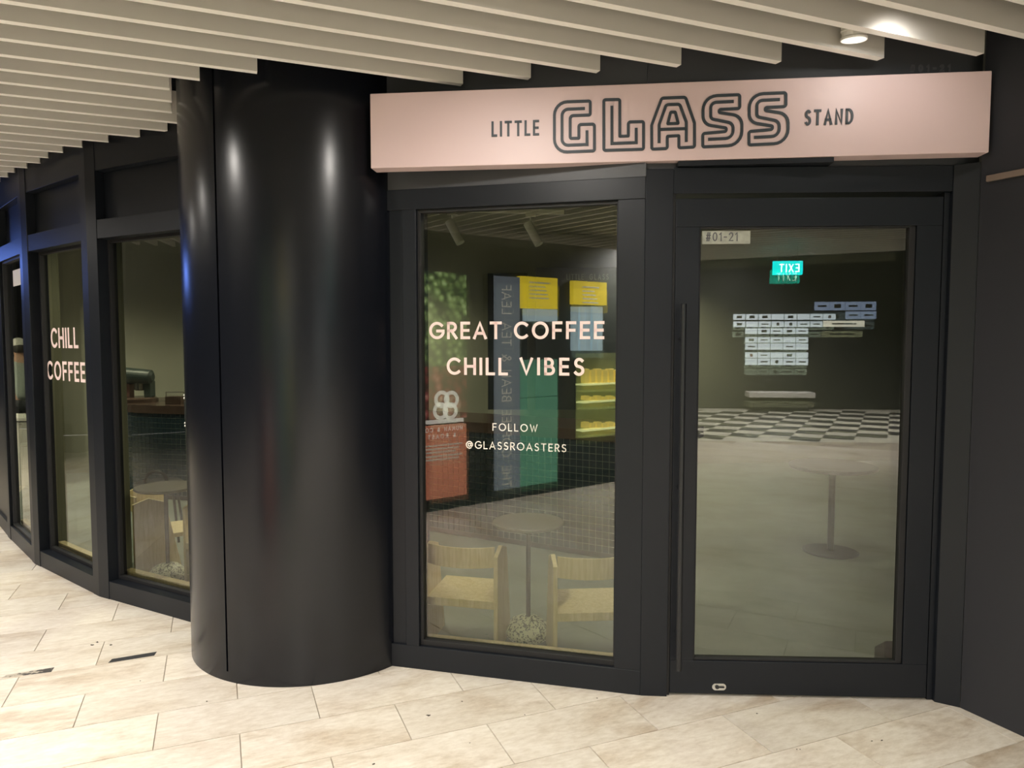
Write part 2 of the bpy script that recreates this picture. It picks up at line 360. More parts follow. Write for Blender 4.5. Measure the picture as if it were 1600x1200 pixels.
t0 = tm.build('floor_tile', 'tile', fl); t0.location = (*cells[0][4], 0); t0.rotation_euler = (0, 0, PI/2-TH)
for q in cells[1:300]:
    t = t0.copy(); COL.objects.link(t); t.parent = fl; t.location = (*q[4], 0)
rest = MB()
for q in cells[300:]:
    p = [SP(q[2]+sx*(TL/2-g_), q[3]+sy*(TW/2-g_)) for sx, sy in ((-1, -1), (1, -1), (1, 1), (-1, 1))]
    rest.hexa([Vector((*a, -.012)) for a in p]+[Vector((*a, 0)) for a in p])
rest.build('floor_tile_field', 'tile', fl, kind='stuff')

# ================================================================== CEILING SLATS
cl = MB().box(-11, 9, -5.1, 13.5, 3.06, 3.14).build('ceiling', 'soffit'); tag(cl, 'dark soffit above the hanging slats', 'ceiling', kind='structure')
ENDS = {1: 2.87, 2: 2.54, 3: 2.18, 4: 1.82, 5: 1.54, 6: 1.30, 7: 1.05, 8: .19, 9: -.04, 10: -.17, 11: -.17, 12: -.18, 13: -.16, 14: -.22,
        15: -.37, 16: -.55, 17: -.71, 18: -.84, 19: -.95, 20: -1.03, 21: -1.14, 22: -1.25, 23: -1.33, 24: -1.42, 25: -1.52, 26: -1.62}
SZ0, SZ1, STH = 2.74, 2.90, .034
for k in range(-36, 27):
    pe = 1.868+.1857*k
    if k in ENDS: a1 = ENDS[k]
    else:
        a1 = 8.0/SD.x + .4*pe
        # stop at the right-hand wall
        n = Vector((WR.y, -WR.x)); den = SD.dot(n); p0 = Vector(V9)
        tt = (p0-SN*pe).dot(n)/den; hitp = SP(tt, pe)
        if 0 < (hitp-p0).dot(WR) < 2.75 or k == 0: a1 = min(a1, tt-.01)
    a0 = -7.5 + .35*pe
    # slats stop where the hall void starts (y=-5)
    ylim = -5.0; amin = (ylim-SN.y*pe)/SD.y
    a0 = max(a0, amin)
    if a1-a0 < .3: continue
    mb = MB(); q = [SP(a0, pe), SP(a1, pe), SP(a1, pe+STH), SP(a0, pe+STH)]
    mb.prism(q, SZ0, SZ1); o = mb.build('slat', 'slat', cl); o.data.materials.append(M['slat_edge'])
    for f in o.data.polygons:
        if abs(f.normal.x*SN.x+f.normal.y*SN.y) < .5: f.material_index = 1

# ================================================================== FACADE LEFT WINDOWS
RC = -.075    # recess
def offs(p, F, w): return (p[0]+F.n.x*w, p[1]+F.n.y*w)
def lower_window(name, F, ua, ub, label, RC=RC):
    """F facade face; opening from ua to ub"""
    fr = MB()
    L = F.L
    fr.fb(F, 0, L, RC-.04, 0, 0, .112)                # bottom rail
    fr.fb(F, 0, L, RC-.04, 0, 2.2, 2.312)             # transom
    fr.fb(F, 0, ua, RC-.04, -.0008, .112, 2.2); fr.fb(F, ub, L, RC-.04, -.0008, .112, 2.2)
    o = fr.build(name, 'black', bevel=.002); tag(o, label, 'window', kind='structure')
    st = MB()                                          # glazing stop
    for a, b, z0, z1 in ((ua, ub, .112, .134), (ua, ub, 2.182, 2.2), (ua, ua+.022, .134, 2.182), (ub-.022, ub, .134, 2.182)): st.fb(F, a, b, RC-.02, RC+.012, z0, z1)
    st.build('glazing_stop', 'gasket', o, bevel=.0015)
    pane(F, ua+.015, ub-.015, RC-.012, .128, 2.19, o)
    s = MB(); s.fb(F, ua-.02, ub+.02, RC-.09, RC-.045, .10, .148); s.build('window_sill', 'oak', o, bevel=.002)
    return o
def pane(F, ua, ub, w, z0, z1, parent, second=True):
    for i in range(2 if second else 1):
        ww = w-.03*i; tilt = 0 if i == 0 else .0085
        mb = MB(); t_ = .005
        p = [F.pt(ua, ww, z0), F.pt(ub, ww, z0), F.pt(ub, ww-t_, z0), F.pt(ua, ww-t_, z0)]
        n3 = Vector((F.n.x, F.n.y, 0)); top = [Vector((a.x, a.y, z1))+n3*(-tilt*(z1-z0)) for a in p]
        mb.hexa(p+top); o = mb.build('glass_pane', 'glass' if i == 0 else 'glass2', parent)
        o.data.materials.append(M['clear'])
        for f in o.data.polygons:
            if f.normal.x*F.n.x+f.normal.y*F.n.y < .9: f.material_index = 1
w1 = lower_window('window_1', FC, .06, FC.L-.09, 'narrow dark framed window furthest left along the curved shopfront', -.03)
w2 = lower_window('window_2', FB, .10, FB.L-.09, 'dark framed window with pale pink lettering, second from the left')
w3 = lower_window('window_3', FA, .095, FA.L+.02, 'dark framed window just left of the black column, tiled counter behind it')
def wallpiece(name, F, label, posts=True):
    mb = MB()
    mb.fb(F, 0, F.L, -.14, -.001, 2.60, WALLTOP)           # header beam
    mb.fb(F, 0, F.L, -.14, -.055, 2.31, 2.60)              # recessed panel
    o = mb.build(name, 'black', bevel=.002); tag(o, label, 'wall', kind='structure'); return o
wallpiece('wall_left', FC, 'black header wall above the furthest left window')
wallpiece('wall_left', FB, 'black header wall above the lettered left window')
wallpiece('wall_left', FA, 'black header wall above the window beside the column')
def unit(a): a = Vector(a); return a/a.length
def post(Va, Vb, Vc, z1=WALLTOP, wl=.085, wr=.10, d=.12, nm='trim_1', lab=None):
    Vb = Vector(Vb); ta = (Vector(Va)-Vb).normalized(); tc = (Vector(Vc)-Vb).normalized()
    Fa, Fc = Face(Va, Vb), Face(Vb, Vc); nm_ = (Fa.n+Fc.n).normalized()
    e = .003
    pts = [Vb+ta*wl+Fa.n*e, Vb+nm_*e, Vb+tc*wr+Fc.n*e, Vb+tc*wr-Fc.n*d, Vb-nm_*d, Vb+ta*wl-Fa.n*d]
    o = MB().prism(pts, .0, z1).build(nm, 'black', bevel=.002); tag(o, lab, 'post', kind='structure')
    return o
post(V0, V1, V2, d=.055, wl=.06, wr=.06, nm='trim_1', lab='black post at the far left edge of the shopfront')
post(V1, V2, V3, nm='trim_2', lab='black post between the two leftmost windows')
post(V2, V3, V4, nm='trim_3', lab='black post between the lettered left window and the window by the column')
# facade run beyond the frame at far left
FL0 = Face((-6.6, 9.2), V0); FL1 = Face(V0, V1)
mb = MB(); mb.fb(FL1, 0, FL1.L, -.05, 0, 0, .112).fb(FL1, 0, FL1.L, -.05, 0, 2.2, WALLTOP).fb(FL1, 0, FL1.L, -.05, -.02, .112, 2.2)
tag(mb.build('wall_left', 'black', bevel=.002), 'black shopfront wall running on past the left edge of the picture', 'wall', kind='structure')
# pale inner pilasters behind the posts
for i, (V, F, uo) in enumerate(((V3, FA, -.03), (V2, FB, -.05))):
    mb = MB(); mb.fb(F, -.12, uo, -.24, -.125, 0, 2.9)
    tag(mb.build('trim_%d' % (4+i), 'pilaster'), ['pale olive pilaster inside the window by the column', 'pale olive pilaster inside the lettered left window', 'pale olive pilaster inside the furthest left window'][i], 'pilaster', kind='structure')

# lettering helper on faces
def on(F, w): return lambda a, b, h: F.pt(a, w+h, b)
FACES_GLASS_W = RC-.012+.0005
def words_on(F, wdepth, items, parent, name='lettering'):
    """items: (text, px0, px1, pytop, pybottom, stroke_px, gw, mat) positions read on the face plane"""
    for (txt, x0, x1, yt, yb, sw, gw, m) in items:
        u0, z1 = F.hit(x0, yt, wdepth); u1, _ = F.hit(x1, yt, wdepth); _, z0 = F.hit(x0, yb, wdepth)
        mb = MB(); word(mb, on(F, wdepth), txt, u0, u1, z0, z1-z0, sw, .001, gw=gw); mb.build(name, m, parent)
words_on(FB, FACES_GLASS_W, [('CHILL', 79, 121.5, 512.5, 543.5, .021, .92, 'vinyl'), ('COFFEE', 73, 132.5, 563.5, 592.5, .021, .92, 'vinyl')], w2)
n_ = MB(); n_.fb(FC, FC.hit(20.5, 440, -.04)[0], FC.hit(36, 440, -.04)[0], -.041, -.040, FC.hit(20, 448, -.04)[1], FC.hit(20, 423, -.04)[1])
n_.build('notice', 'cream', w1)

# ================================================================== COLUMN
CC = Vector((-1.065, 3.886)); CR = .628
seam = ground(355, 1065); sa = math.atan2(seam.y-CC.y, seam.x-CC.x)
colm = empty('column', (CC.x, CC.y, 0), 0, 'tall round black column with a vertical seam, between the left windows and the pink sign', 'column', kind='structure')
def shell(a0, a1, z0, z1, r0, r1, n):
    mb = MB(); ra = []
    for i in range(n+1):
        a = a0+(a1-a0)*i/n; ra.append((math.cos(a), math.sin(a)))
    V = [[mb.bm.verts.new((r*c, r*s, z)) for c, s in ra] for r in (r1, r0) for z in (z0, z1)]
    ob, ot, ib, it = V
    for i in range(n):
        for q in ((ob[i], ob[i+1], ot[i+1], ot[i]), (ib[i+1], ib[i], it[i], it[i+1]), (ot[i], ot[i+1], it[i+1], it[i]), (ob[i+1], ob[i], ib[i], ib[i+1])): mb.bm.faces.new(q)
    for i in (0, n): mb.bm.faces.new((ob[i], ot[i], it[i], ib[i]))
    return mb
sw = .0055/CR
def smooth_shell(o):
    for p in o.data.polygons: p.use_smooth = abs(p.normal.z) < .5
    m = o.modifiers.new('es', 'EDGE_SPLIT'); m.split_angle = .5
for a0, a1 in ((sa+sw, math.radians(-5)), (math.radians(-230), sa-sw)):
    o = shell(a0, a1, .048, WALLTOP, CR-.03, CR, 72).build('cladding_panel', 'column', colm); smooth_shell(o)
o = shell(math.radians(-230), math.radians(-5), 0, .048, CR-.03, CR, 110).build('base_band', 'column', colm); smooth_shell(o)
o = shell(math.radians(-230), math.radians(-5), 0, WALLTOP, CR-.2, CR-.032, 60).build('core', 'gasket', colm)
# slim trim left of the column
mb = MB(); p = ground(304, 996); mb.box(p.x-.012, p.x+.02, p.y, p.y+.12, 0, 2.2)
tag(mb.build('trim_7', 'gasket'), 'slim black trim between the column and the window on its left', 'trim', kind='structure')
# ================================================================== WINDOW 4 (main display window)
u_l = FW.hit(628, 1043)[0]; 
def uw(px, py=600, w=0): return FW.hit(px, py, w)[0]
ua, ub = (-.45+.58)/FW.t.x, (.461+.58)/FW.t.x
mb = MB()
mb.fb(FW, -.02, FW.L, -.12, 0, 0, .114).fb(FW, -.02, FW.L, -.12, 0, 2.206, 2.30)
mb.fb(FW, .066, ua, -.12, 0, .114, 2.206).fb(FW, ub, FW.L, -.12, 0, .114, 2.206)
w4 = mb.build('window_4', 'black', bevel=.0025); tag(w4, 'large dark framed display window under the left half of the pink sign', 'window', kind='structure')
mb = MB(); mb.fb(FW, -.06, .064, -.14, -.012, 0, 2.3); mb.build('filler_strip', 'black', w4, bevel=.002)
RW = -.032
st = MB()
for a, b, z0, z1 in ((ua, ub, .114, .14), (ua, ub, 2.192, 2.206), (ua, ua+.016, .14, 2.192), (ub-.006, ub, .14, 2.192)): st.fb(FW, a, b, RW-.03, RW+.012, z0, z1)
st.build('glazing_stop', 'gasket', w4, bevel=.0015)
pane(FW, ua+.004, ub-.002, RW-.01, .13, 2.2, w4)
s = MB(); s.fb(FW, ua-.02, ub+.02, -.15, -.122, .07, .118); s.build('window_sill', 'oak', w4, bevel=.002)
GW = RW-.01+.0005
words_on(FW, GW, [('GREAT', 670.5, 784, 503, 530, .0135, 1.0, 'vinyl'), ('COFFEE', 803, 944.5, 502.5, 530, .0135, 1.0, 'vinyl'),
   ('CHILL', 698, 793.5, 558.5, 585.5, .0135, 1.0, 'vinyl'), ('VIBES', 812, 913.5, 558.5, 586, .0135, 1.0, 'vinyl'),
   ('FOLLOW', 769.5, 840, 661, 673, .0045, 1.0, 'vinylw'), ('@GLASSROASTERS', 728, 885, 688.5, 700.5, .0045, 1.0, 'vinylw')], w4)
# fascia wall above window and door, mullion
mb = MB(); mb.fb(FW, -.25, FW.L, -.14, -.004, 2.30, WALLTOP)
tag(mb.build('wall_front', 'fascia'), 'dark fascia wall behind the left half of the pink sign', 'wall', kind='structure')
mb = MB(); mb.prism([(V6[0], V6[1]), (V7[0], V7[1]), (V7[0]-.01, V7[1]+.13), (V6[0]+.03, V6[1]+.13)], 0, 2.33)
tag(mb.build('trim_8', 'black', bevel=.002), 'black mullion between the display window and the door', 'post', kind='structure')
# ================================================================== DOOR
FX = FD; du = lambda x: (x-V7[0])/FD.t.x
mb = MB(); mb.fb(FX, 0, FD.L, -.14, -.004, 2.225, 2.335); mb.fb(FX, du(1.842), FD.L, -.14, -.02, 0, 2.225)
frm = mb.build('trim_9', 'black', bevel=.002); MB().fb(FX, -.002, du(.7065), -.14, -.016, 0, 2.225).build('left_jamb', 'gasket', frm); tag(frm, 'black door head and right jamb around the glass door', 'door frame', kind='structure')
mb = MB(); mb.fb(FX, -.135, FD.L+.12, -.14, -.03, 2.335, WALLTOP); tag(mb.build('wall_front', 'fascia'), 'dark fascia wall behind the right half of the pink sign', 'wall', kind='structure')
mb = MB(); mb.prism([(V8[0], V8[1]), (V9[0], V9[1]), (V9[0]+.1, V9[1]+.2), (V8[0], V8[1]+.2)], 0, 2.335)
tag(mb.build('trim_10', 'black', bevel=.002), 'narrow black return panel right of the door', 'trim', kind='structure')
mb = MB(); mb.fb(FX, 0, FD.L, -.2, -.05, -.004, .012); tag(mb.build('trim_11', 'gasket'), 'dark threshold strip under the door', 'threshold', kind='structure')
DW = -.012
door = MB()
dl, dr, gl, gr, gb, gt = .708, 1.835, .812, 1.70, .163, 2.085
door.fb(FX, du(dl), du(dr), DW-.05, DW, .012, gb).fb(FX, du(dl), du(dr), DW-.05, DW, gt, 2.205)
door.fb(FX, du(dl), du(gl), DW-.05, DW, gb, gt).fb(FX, du(gr+.028), du(dr), DW-.05, DW, gb, gt)
d1 = door.build('door_1', 'black', bevel=.002); tag(d1, 'tall black framed glass entrance door under the right half of the pink sign', 'door', kind='structure')
mb = MB()
for a, b, z0, z1 in ((gl, gr+.026, gb, gb+.012), (gl, gr+.026, gt-.008, gt), (gl, gl+.006, gb, gt), (gr, gr+.026, gb, gt)): mb.fb(FX, du(a), du(b), DW-.04, DW-.006, z0, z1)
mb.build('glazing_stop', 'gasket', d1, bevel=.002)
pane(FX, du(gl+.002), du(gr+.005), DW-.022, gb+.004, gt-.002, d1)
mb = MB(); mb.tube([FX.pt(du(.735), .05, .145), FX.pt(du(.735), .05, 1.75)], .0125, 14)
h = mb.build('door_handle', 'blacktube', d1, smooth=False)
mb = MB()
for z in (.3, .95, 1.6): mb.tube([FX.pt(du(.735), .05, z), FX.pt(du(.735), DW, z)], .008, 10)
mb.build('handle_bracket', 'blacktube', h)
# lock
def oval(P, cu, cz, ru, rz, n=24): return [(cu+(ru-rz)*(1 if math.cos(2*PI*k/n) > 0 else -1)+rz*math.cos(2*PI*k/n), cz+rz*math.sin(2*PI*k/n)) for k in range(n)]
def plate(mb, P, pts, h0, h1):
    lo = [mb.bm.verts.new(P(a, b, h0)) for a, b in pts]; hi = [mb.bm.verts.new(P(a, b, h1)) for a, b in pts]; n = len(pts)
    mb.bm.faces.new(hi)
    for i in range(n): mb.bm.faces.new((lo[i], lo[(i+1) % n], hi[(i+1) % n], hi[i]))
    return mb
P = on(FX, DW)
lk = plate(MB(), P, oval(P, du(.927), .046, .031, .0155), 0, .005).build('lock', 'chrome', d1)
lk['label'] = 'steel oval lock plate'
plate(MB(), P, oval(P, du(.918), .046, .009, .0085), .005, .009).build('lock_cylinder', 'blacktube', lk)
plate(MB(), P, oval(P, du(.938), .046, .012, .004), .005, .008).build('key_slot', 'blacktube', lk)
# unit number sticker
DGW = DW-.022+.0005
u0, z1 = FX.hit(1097, 361, DGW); u1, z0 = FX.hit(1172, 381, DGW)
mb = MB(); plate(mb, on(FX, DGW), [(u0, z0), (u1, z0), (u1, z1), (u0, z1)], 0, .0008); stk = mb.build('number_sticker', mat('frosted_sticker', (.35, .36, .30), .5, var=.25, vscale=25), d1)
words_on(FX, DGW+.001, [('#01-21', 1103, 1153, 363, 377, .005, .8, 'grey_vinyl')], stk, 'lettering')
# number on the fascia
u0, z0 = FX.hit(1420, 113, -.03); u1, z1 = FX.hit(1487, 100, -.03)
words_on(FX, -.03+.0005, [('#01-21', 1422, 1486, 101, 113, .009, .9, 'grey_vinyl')], None, 'unit_number')
un = bpy.data.objects.get('unit_number'); tag(un, 'faint grey unit number on the dark fascia above the right end of the pink sign', 'sign')
# ================================================================== RIGHT WALL
mb = MB(); mb.fb(FR, 0, FR.L, -.12, 0, 0, WALLTOP)
wr_ = mb.build('wall_right', 'sidewall', bevel=.002); tag(wr_, 'dark satin side wall at the right edge', 'wall', kind='structure')
mb = MB(); mb.fb(FR, .03, FR.L-.05, 0, .014, 2.246, 2.271)
tag(mb.build('trim_12', 'bronze', bevel=.002), 'slim bronze strip along the right side wall', 'trim', kind='structure')
# ================================================================== SIGN
SL, SR = (-.629, 3.295), (1.943, 3.017); FS = Face(SL, SR); ZB, ZT = 2.36, 2.685
sg = MB().fb(FS, 0, FS.L, -.085, 0, ZB, ZT).build('shop_sign', 'pink', bevel=.003); tag(sg, 'long pale pink fascia sign with dark outlined lettering above window and door', 'sign')
ptop = FS.hit(1085, 200)[0]
mb = MB(); mb.fb(FS, FS.hit(1060, 252)[0], FS.hit(1304, 247)[0], -.13, -.006, 2.338, 2.3585); tag(mb.build('trim_13', 'black', bevel=.001), 'black head plate under the middle of the pink sign', 'trim', kind='structure')
PS = on(FS, .0002)
def letter(mb): mb.build('letter', 'ink', sg)
u0, z1 = FS.hit(768, 190); u1, _ = FS.hit(842.5, 190); _, z0 = FS.hit(768, 214)
word(None, PS, 'LITTLE', u0, u1, z0, z1-z0, .0095, .004, gw=.62, per=letter)
u0, z1 = FS.hit(1257.5, 172); u1, _ = FS.hit(1333.5, 172); _, z0 = FS.hit(1257.5, 196.5)
word(None, PS, 'STAND', u0, u1, z0, z1-z0, .0095, .004, gw=.56, per=letter)
Z5 = lambda x, y: (850+x/8, 130+y/8); Z6 = lambda x, y: (1040+x/5.161, 120+y/5.161)
def conv(zf, pts, sc):
    out = []
    for q in pts:
        u, z = FS.hit(*zf(q[0], q[1])); out.append((u, z, (q[2] if len(q) > 2 else 0)*sc))
    return out
s5 = (1/8)*(FS.L/972.); s6 = (1/5.161)*(FS.L/972.)
SW = .0122
def big(paths):
    mb = MB()
    for zf, pts, sc, closed in paths: mb.ribbon(PS, fillet(conv(zf, pts, sc), closed), SW, .004, closed)
    mb.build('letter', 'ink', sg)
big([(Z5, [(578, 225, 22), (130, 240, 165), (130, 868, 165), (630, 848, 22), (630, 513, 28), (435, 520, 28), (435, 690, 6), (327, 692, 20), (327, 408, 40), (578, 400, 22)], s5, True),
     (Z5, [(512, 318), (225, 330, 80), (225, 780, 80), (537, 768), (537, 592)], s5, False)])
big([(Z5, [(747, 210, 22), (947, 206, 22), (947, 666, 5), (1053, 662, 5), (1053, 488, 28), (1243, 482, 22), (1243, 828, 22), (747, 842, 22)], s5, True),
     (Z5, [(848, 285), (848, 756), (1152, 745), (1152, 560)], s5, False)])
I = lambda x, y: (x, y); s1 = FS.L/972.
big([(I, [(1018.3, 233.5, 3), (1018.1, 196, 6), (1034, 153.7, 4), (1071, 152.2, 5), (1085, 192.5, 6), (1085, 230, 3), (1060.6, 231.3, 3), (1060.6, 212.2, 1), (1042.5, 213.2, 1), (1042.5, 232.3, 3)], s1, True),
     (I, [(1047.8, 175.6, 1.5), (1055, 175.4, 1.5), (1059.6, 193, .5), (1043.2, 193.6, .5)], s1, True),
     (I, [(1029.7, 223.8), (1029.7, 195, 6), (1041, 163.9, 5), (1062, 163.2, 5), (1072.2, 191, 6), (1072.2, 222)], s1, False),
     (I, [(1029.7, 202.6), (1072.2, 201.2)], s1, False)])
for dx, dy in ((0, 0), (372, -16)):
    big([(Z6, [(597+dx, 146+dy, 18), (301+dx, 158+dy, 110), (301+dx, 385+dy, 80), (488+dx, 414+dy, 12), (488+dx, 442+dy, 14), (299+dx, 459+dy, 18), (299+dx, 567+dy, 15), (614+dx, 552+dy, 110), (614+dx, 318+dy, 85), (432+dx, 290+dy, 10), (432+dx, 265+dy, 14), (597+dx, 257+dy, 18)], s6, True),
         (Z6, [(549+dx, 200+dy), (363+dx, 209+dy, 45), (363+dx, 340+dy, 30), (543+dx, 376+dy, 50), (543+dx, 496+dy, 70), (341+dx, 506+dy)], s6, False)])

# ================================================================== DOWNLIGHTS
def lampdata(x, y, z, wt, col, cone, rad, nm='spot_lamp', aim=(0, 0, -1)):
    l = bpy.data.lights.new(nm, 'SPOT'); l.energy = wt; l.color = col; l.spot_size = math.radians(cone); l.spot_blend = .7; l.shadow_soft_size = rad
    o = bpy.data.objects.new(nm, l); COL.objects.link(o); o.location = (x, y, z)
    o.rotation_euler = Vector(aim).to_track_quat('-Z', 'Y').to_euler(); return o
def downlight(x, y, z, label, group, r=.045, tilt=0, glow='lampglow'):
    e = empty('downlight', (x, y, z), 0, label, 'ceiling light', group); e.rotation_euler = (tilt, 0, 0)
    MB().lathe([(r*.6, .14), (r*.9, .14), (r*.9, .012), (r*.98, .008), (r*.98, 0), (r*.6, 0)], seg=24).build('housing', 'white', e)
    mb = MB()
    for k in range(5): mb.lathe([(r*.9, .03+.014*k), (r*1.0, .031+.014*k), (r*1.0, .036+.014*k), (r*.9, .037+.014*k)], seg=24)
    mb.build('cooling_fin', 'white', e, kind='stuff')
    MB().lathe([(r*.9, -.002), (r*.9, .004)], seg=24).build('diffuser', glow, e)
    return e
dl_vis = downlight(1.315, 2.875, 2.748, 'small white cylinder spotlight between the slats above the right end of the sign', None, .05, .12)
for i, (x, y, z, wt, c, cone, rad) in enumerate(LAMPS):
    # fittings sit between two slats
    downlight(x, y, z+.012, 'round white downlight between slats, outside the picture', 'downlights between the concourse slats', .045)
    lampdata(x, y, z, wt, c, cone, rad)
lampdata(1.44, 2.66, 2.735, 2.2, (1, .95, .9), 150, .03, aim=(-.05, .6, -.6))
lampdata(-.1, 2.2, 2.72, 22, WARM, 140, .05, aim=(0, .5, -1))  # added lamp without a fitting, lights the chairs behind the glass
for x, y, z, wt in INNER_FILL: 
    l = lampdata(x, y, z, wt, (1, .93, .75), 140, .08, 'cafe_fill_lamp'); downlight(x, y, z+.015, 'added round downlight in the café ceiling, out of view, brightening the interior', 'added café fill downlights', .05)
# ================================================================== CAFÉ INTERIOR
M['cafefloor'] = mat('grey_cafe_floor', (.21, .235, .205), .45, var=.12, vscale=3)
cf = MB().prism([(-4.74, 6.62), (-4.02, 5.83), (-3.39, 5.18), (-2.56, 4.52), (-1.7, 4.04), (-.62, 3.56), (.58, 3.25), (.70, 3.235), (1.9, 3.19), (1.95, 3.4), (5.6, 3.4), (5.6, 9.6), (-5.5, 9.6), (-5.5, 8.3)], .0005, .003).build('floor', 'cafefloor')
tag(cf, 'smooth grey floor inside the café', 'floor', kind='structure')
def wall(name, A, B, z0, z1, m, label, th=.12):
    F = Face(A, B); o = MB().fb(F, 0, F.L, -th, 0, z0, z1).build(name, m); tag(o, label, 'wall', kind='structure'); return o
wall('wall_back', (-5.5, 8.6), (5.8, 9.6), 0, 3.0, 'olive', 'dark olive back wall inside the café')
wall('wall_back', (-5.55, 9.6), (-5.5, 8.3), 0, 3.0, 'olive', 'dark olive end wall inside the café at the left')
wall('wall_side', (5.6, 9.6), (5.6, 3.4), 0, 3.0, 'olive', 'olive side wall deep inside the café'); wall('wall_side', (5.6, 3.45), (2.0, 3.45), 0, 3.0, 'olive', 'inner face of the café front wall right of the door')
ic = MB().prism([(-5.4, 9.6), (-5.0, 7.0), (-4.0, 6.0), (-3.35, 5.3), (-2.5, 4.65), (-1.7, 4.3), (-.6, 3.72), (.6, 3.42), (5.6, 3.36), (5.6, 9.5)], 2.9, 2.96).build('ceiling', 'innerceil')
tag(ic, 'dark olive ceiling inside the café', 'ceiling', kind='structure')
# track with spots
ta, tb = ground(664, 337, 2.82), ground(856, 326, 2.82)
ta, tb = Vector((-.86, 6.9)), Vector((.5, 7.1))
FT = Face(ta, tb)
tr = MB().fb(FT, 0, FT.L, -.02, .02, 2.80, 2.84).build('lighting_track', 'white', bevel=.002); tag(tr, 'pale ceiling track carrying two spotlights inside the display window', 'track')
for u, lb in ((.30, 'white cylinder spotlight on the ceiling track, left one of the two'), (1.05, 'white cylinder spotlight on the ceiling track, right one of the two')):
    p = FT.pt(u, 0, 2.80); e = empty('track_spotlight', p, 0, lb, 'spotlight')
    MB().box(-.05, .05, -.02, .02, -.03, 0).build('adapter', 'white', e)
    MB().tube([(0, 0, -.03), (0, 0, -.12)], .008, 8).build('stem', 'white', e)
    MB().tube([(-.03, 0, -.09), (.08, -.05, -.30)], .042, 20).build('lamp_can', 'white', e)
# counter
def catmull(pts, n=10):
    pts = [Vector(p) for p in pts]; pts = [2*pts[0]-pts[1]]+pts+[2*pts[-1]-pts[-2]]; out = []
    for i in range(1, len(pts)-2):
        a, b, c, d = pts[i-1:i+3]
        for k in range(n):
            t = k/n; out.append(.5*((2*b)+(c-a)*t+(2*a-5*b+4*c-d)*t*t+(3*b-a-3*c+d)*t**3))
    out.append(pts[-2]); return out
path = catmull([(1.15, 4.93), (.2, 5.455), (-.69, 5.95), (-2.2, 6.76), (-2.8, 7.0), (-3.2, 7.105), (-3.51, 7.175), (-3.78, 7.275), (-4.0, 7.45), (-4.12, 7.75), (-4.14, 8.2)], 8)
cum = [0]
for a, b in zip(path, path[1:]): cum.append(cum[-1]+(b-a).length)
def along(s):
    s = max(0, min(cum[-1]-1e-6, s))
    for i in range(len(path)-1):
        if cum[i+1] > s: t = (s-cum[i])/(cum[i+1]-cum[i]); return path[i].lerp(path[i+1], t), (path[i+1]-path[i]).normalized()
ctr = empty('service_counter', (path[20].x, path[20].y, 0), 0, 'curved café counter faced with small dark teal square tiles', 'counter')
def strip(z0, z1, w0, w1, name, m, bev=0):
    mb = MB(); N = 90; L = []
    for i in range(N+1):
        p, d = along(cum[-1]*i/N); n = Vector((-d.y, d.x)); n = -n if n.y > 0 and i < 60 else n
        n = Vector((-d.y, d.x))    # left of travel (travel goes left/back): points to the viewer
        L.append((p+n*w1, p+n*w0))
    V = [[mb.bm.verts.new((q[j].x-ctr.location.x, q[j].y-ctr.location.y, z)) for q in L] for j in (0, 1) for z in (z0, z1)]
    a, b, c, d_ = V
    for i in range(N):
        for q in ((a[i], a[i+1], b[i+1], b[i]), (c[i+1], c[i], d_[i], d_[i+1]), (b[i], b[i+1], d_[i+1], d_[i]), (a[i+1], a[i], c[i], c[i+1])): mb.bm.faces.new(q)
    for i in (0, N): mb.bm.faces.new((a[i], b[i], d_[i], c[i]))
    return mb.build(name, m, ctr)
strip(.05, .865, -.10, -.003, 'front_panel', 'grout'); strip(0, .05, -.12, -.03, 'plinth', 'gasket')
strip(.865, .945, -.62, .012, 'worktop', 'worktop')
TS = .0515; mbs = MB(); ntile = 0; tmesh = MB().box(-TS/2+.0022, TS/2-.0022, -.004, 0, -TS/2+.0022, TS/2-.0022)
ct0 = None; ncol = int(cum[-1]/TS)
for c in range(ncol):
    p, d = along((c+.5)*TS); n = Vector((-d.y, d.x)); px = 800+FPX*p.x/p.y
    for r in range(15, -1, -1):
        z = .05+TS*(r+.5)
        vis = 655 < px < 965 and r > 5
        if vis and ntile < 300:
            if ct0 is None: ct0 = tmesh.build('tile', 'tileblue', ctr); t = ct0
            else: t = ct0.copy(); COL.objects.link(t); t.parent = ctr
            t.location = (p.x-ctr.location.x+n.x*.001, p.y-ctr.location.y+n.y*.001, z); t.rotation_euler = (0, 0, math.atan2(n.y, n.x)+PI/2); ntile += 1
        else:
            q = Vector((p.x-ctr.location.x, p.y-ctr.location.y)); h = TS/2-.0022
            b4 = [q-d*h+n*.001, q+d*h+n*.001, q+d*h-n*.003, q-d*h-n*.003]
            mbs.hexa([Vector((*k, z-h)) for k in b4]+[Vector((*k, z+h)) for k in b4])
mbs.build('tile_field', 'tileblue', ctr, kind='stuff')
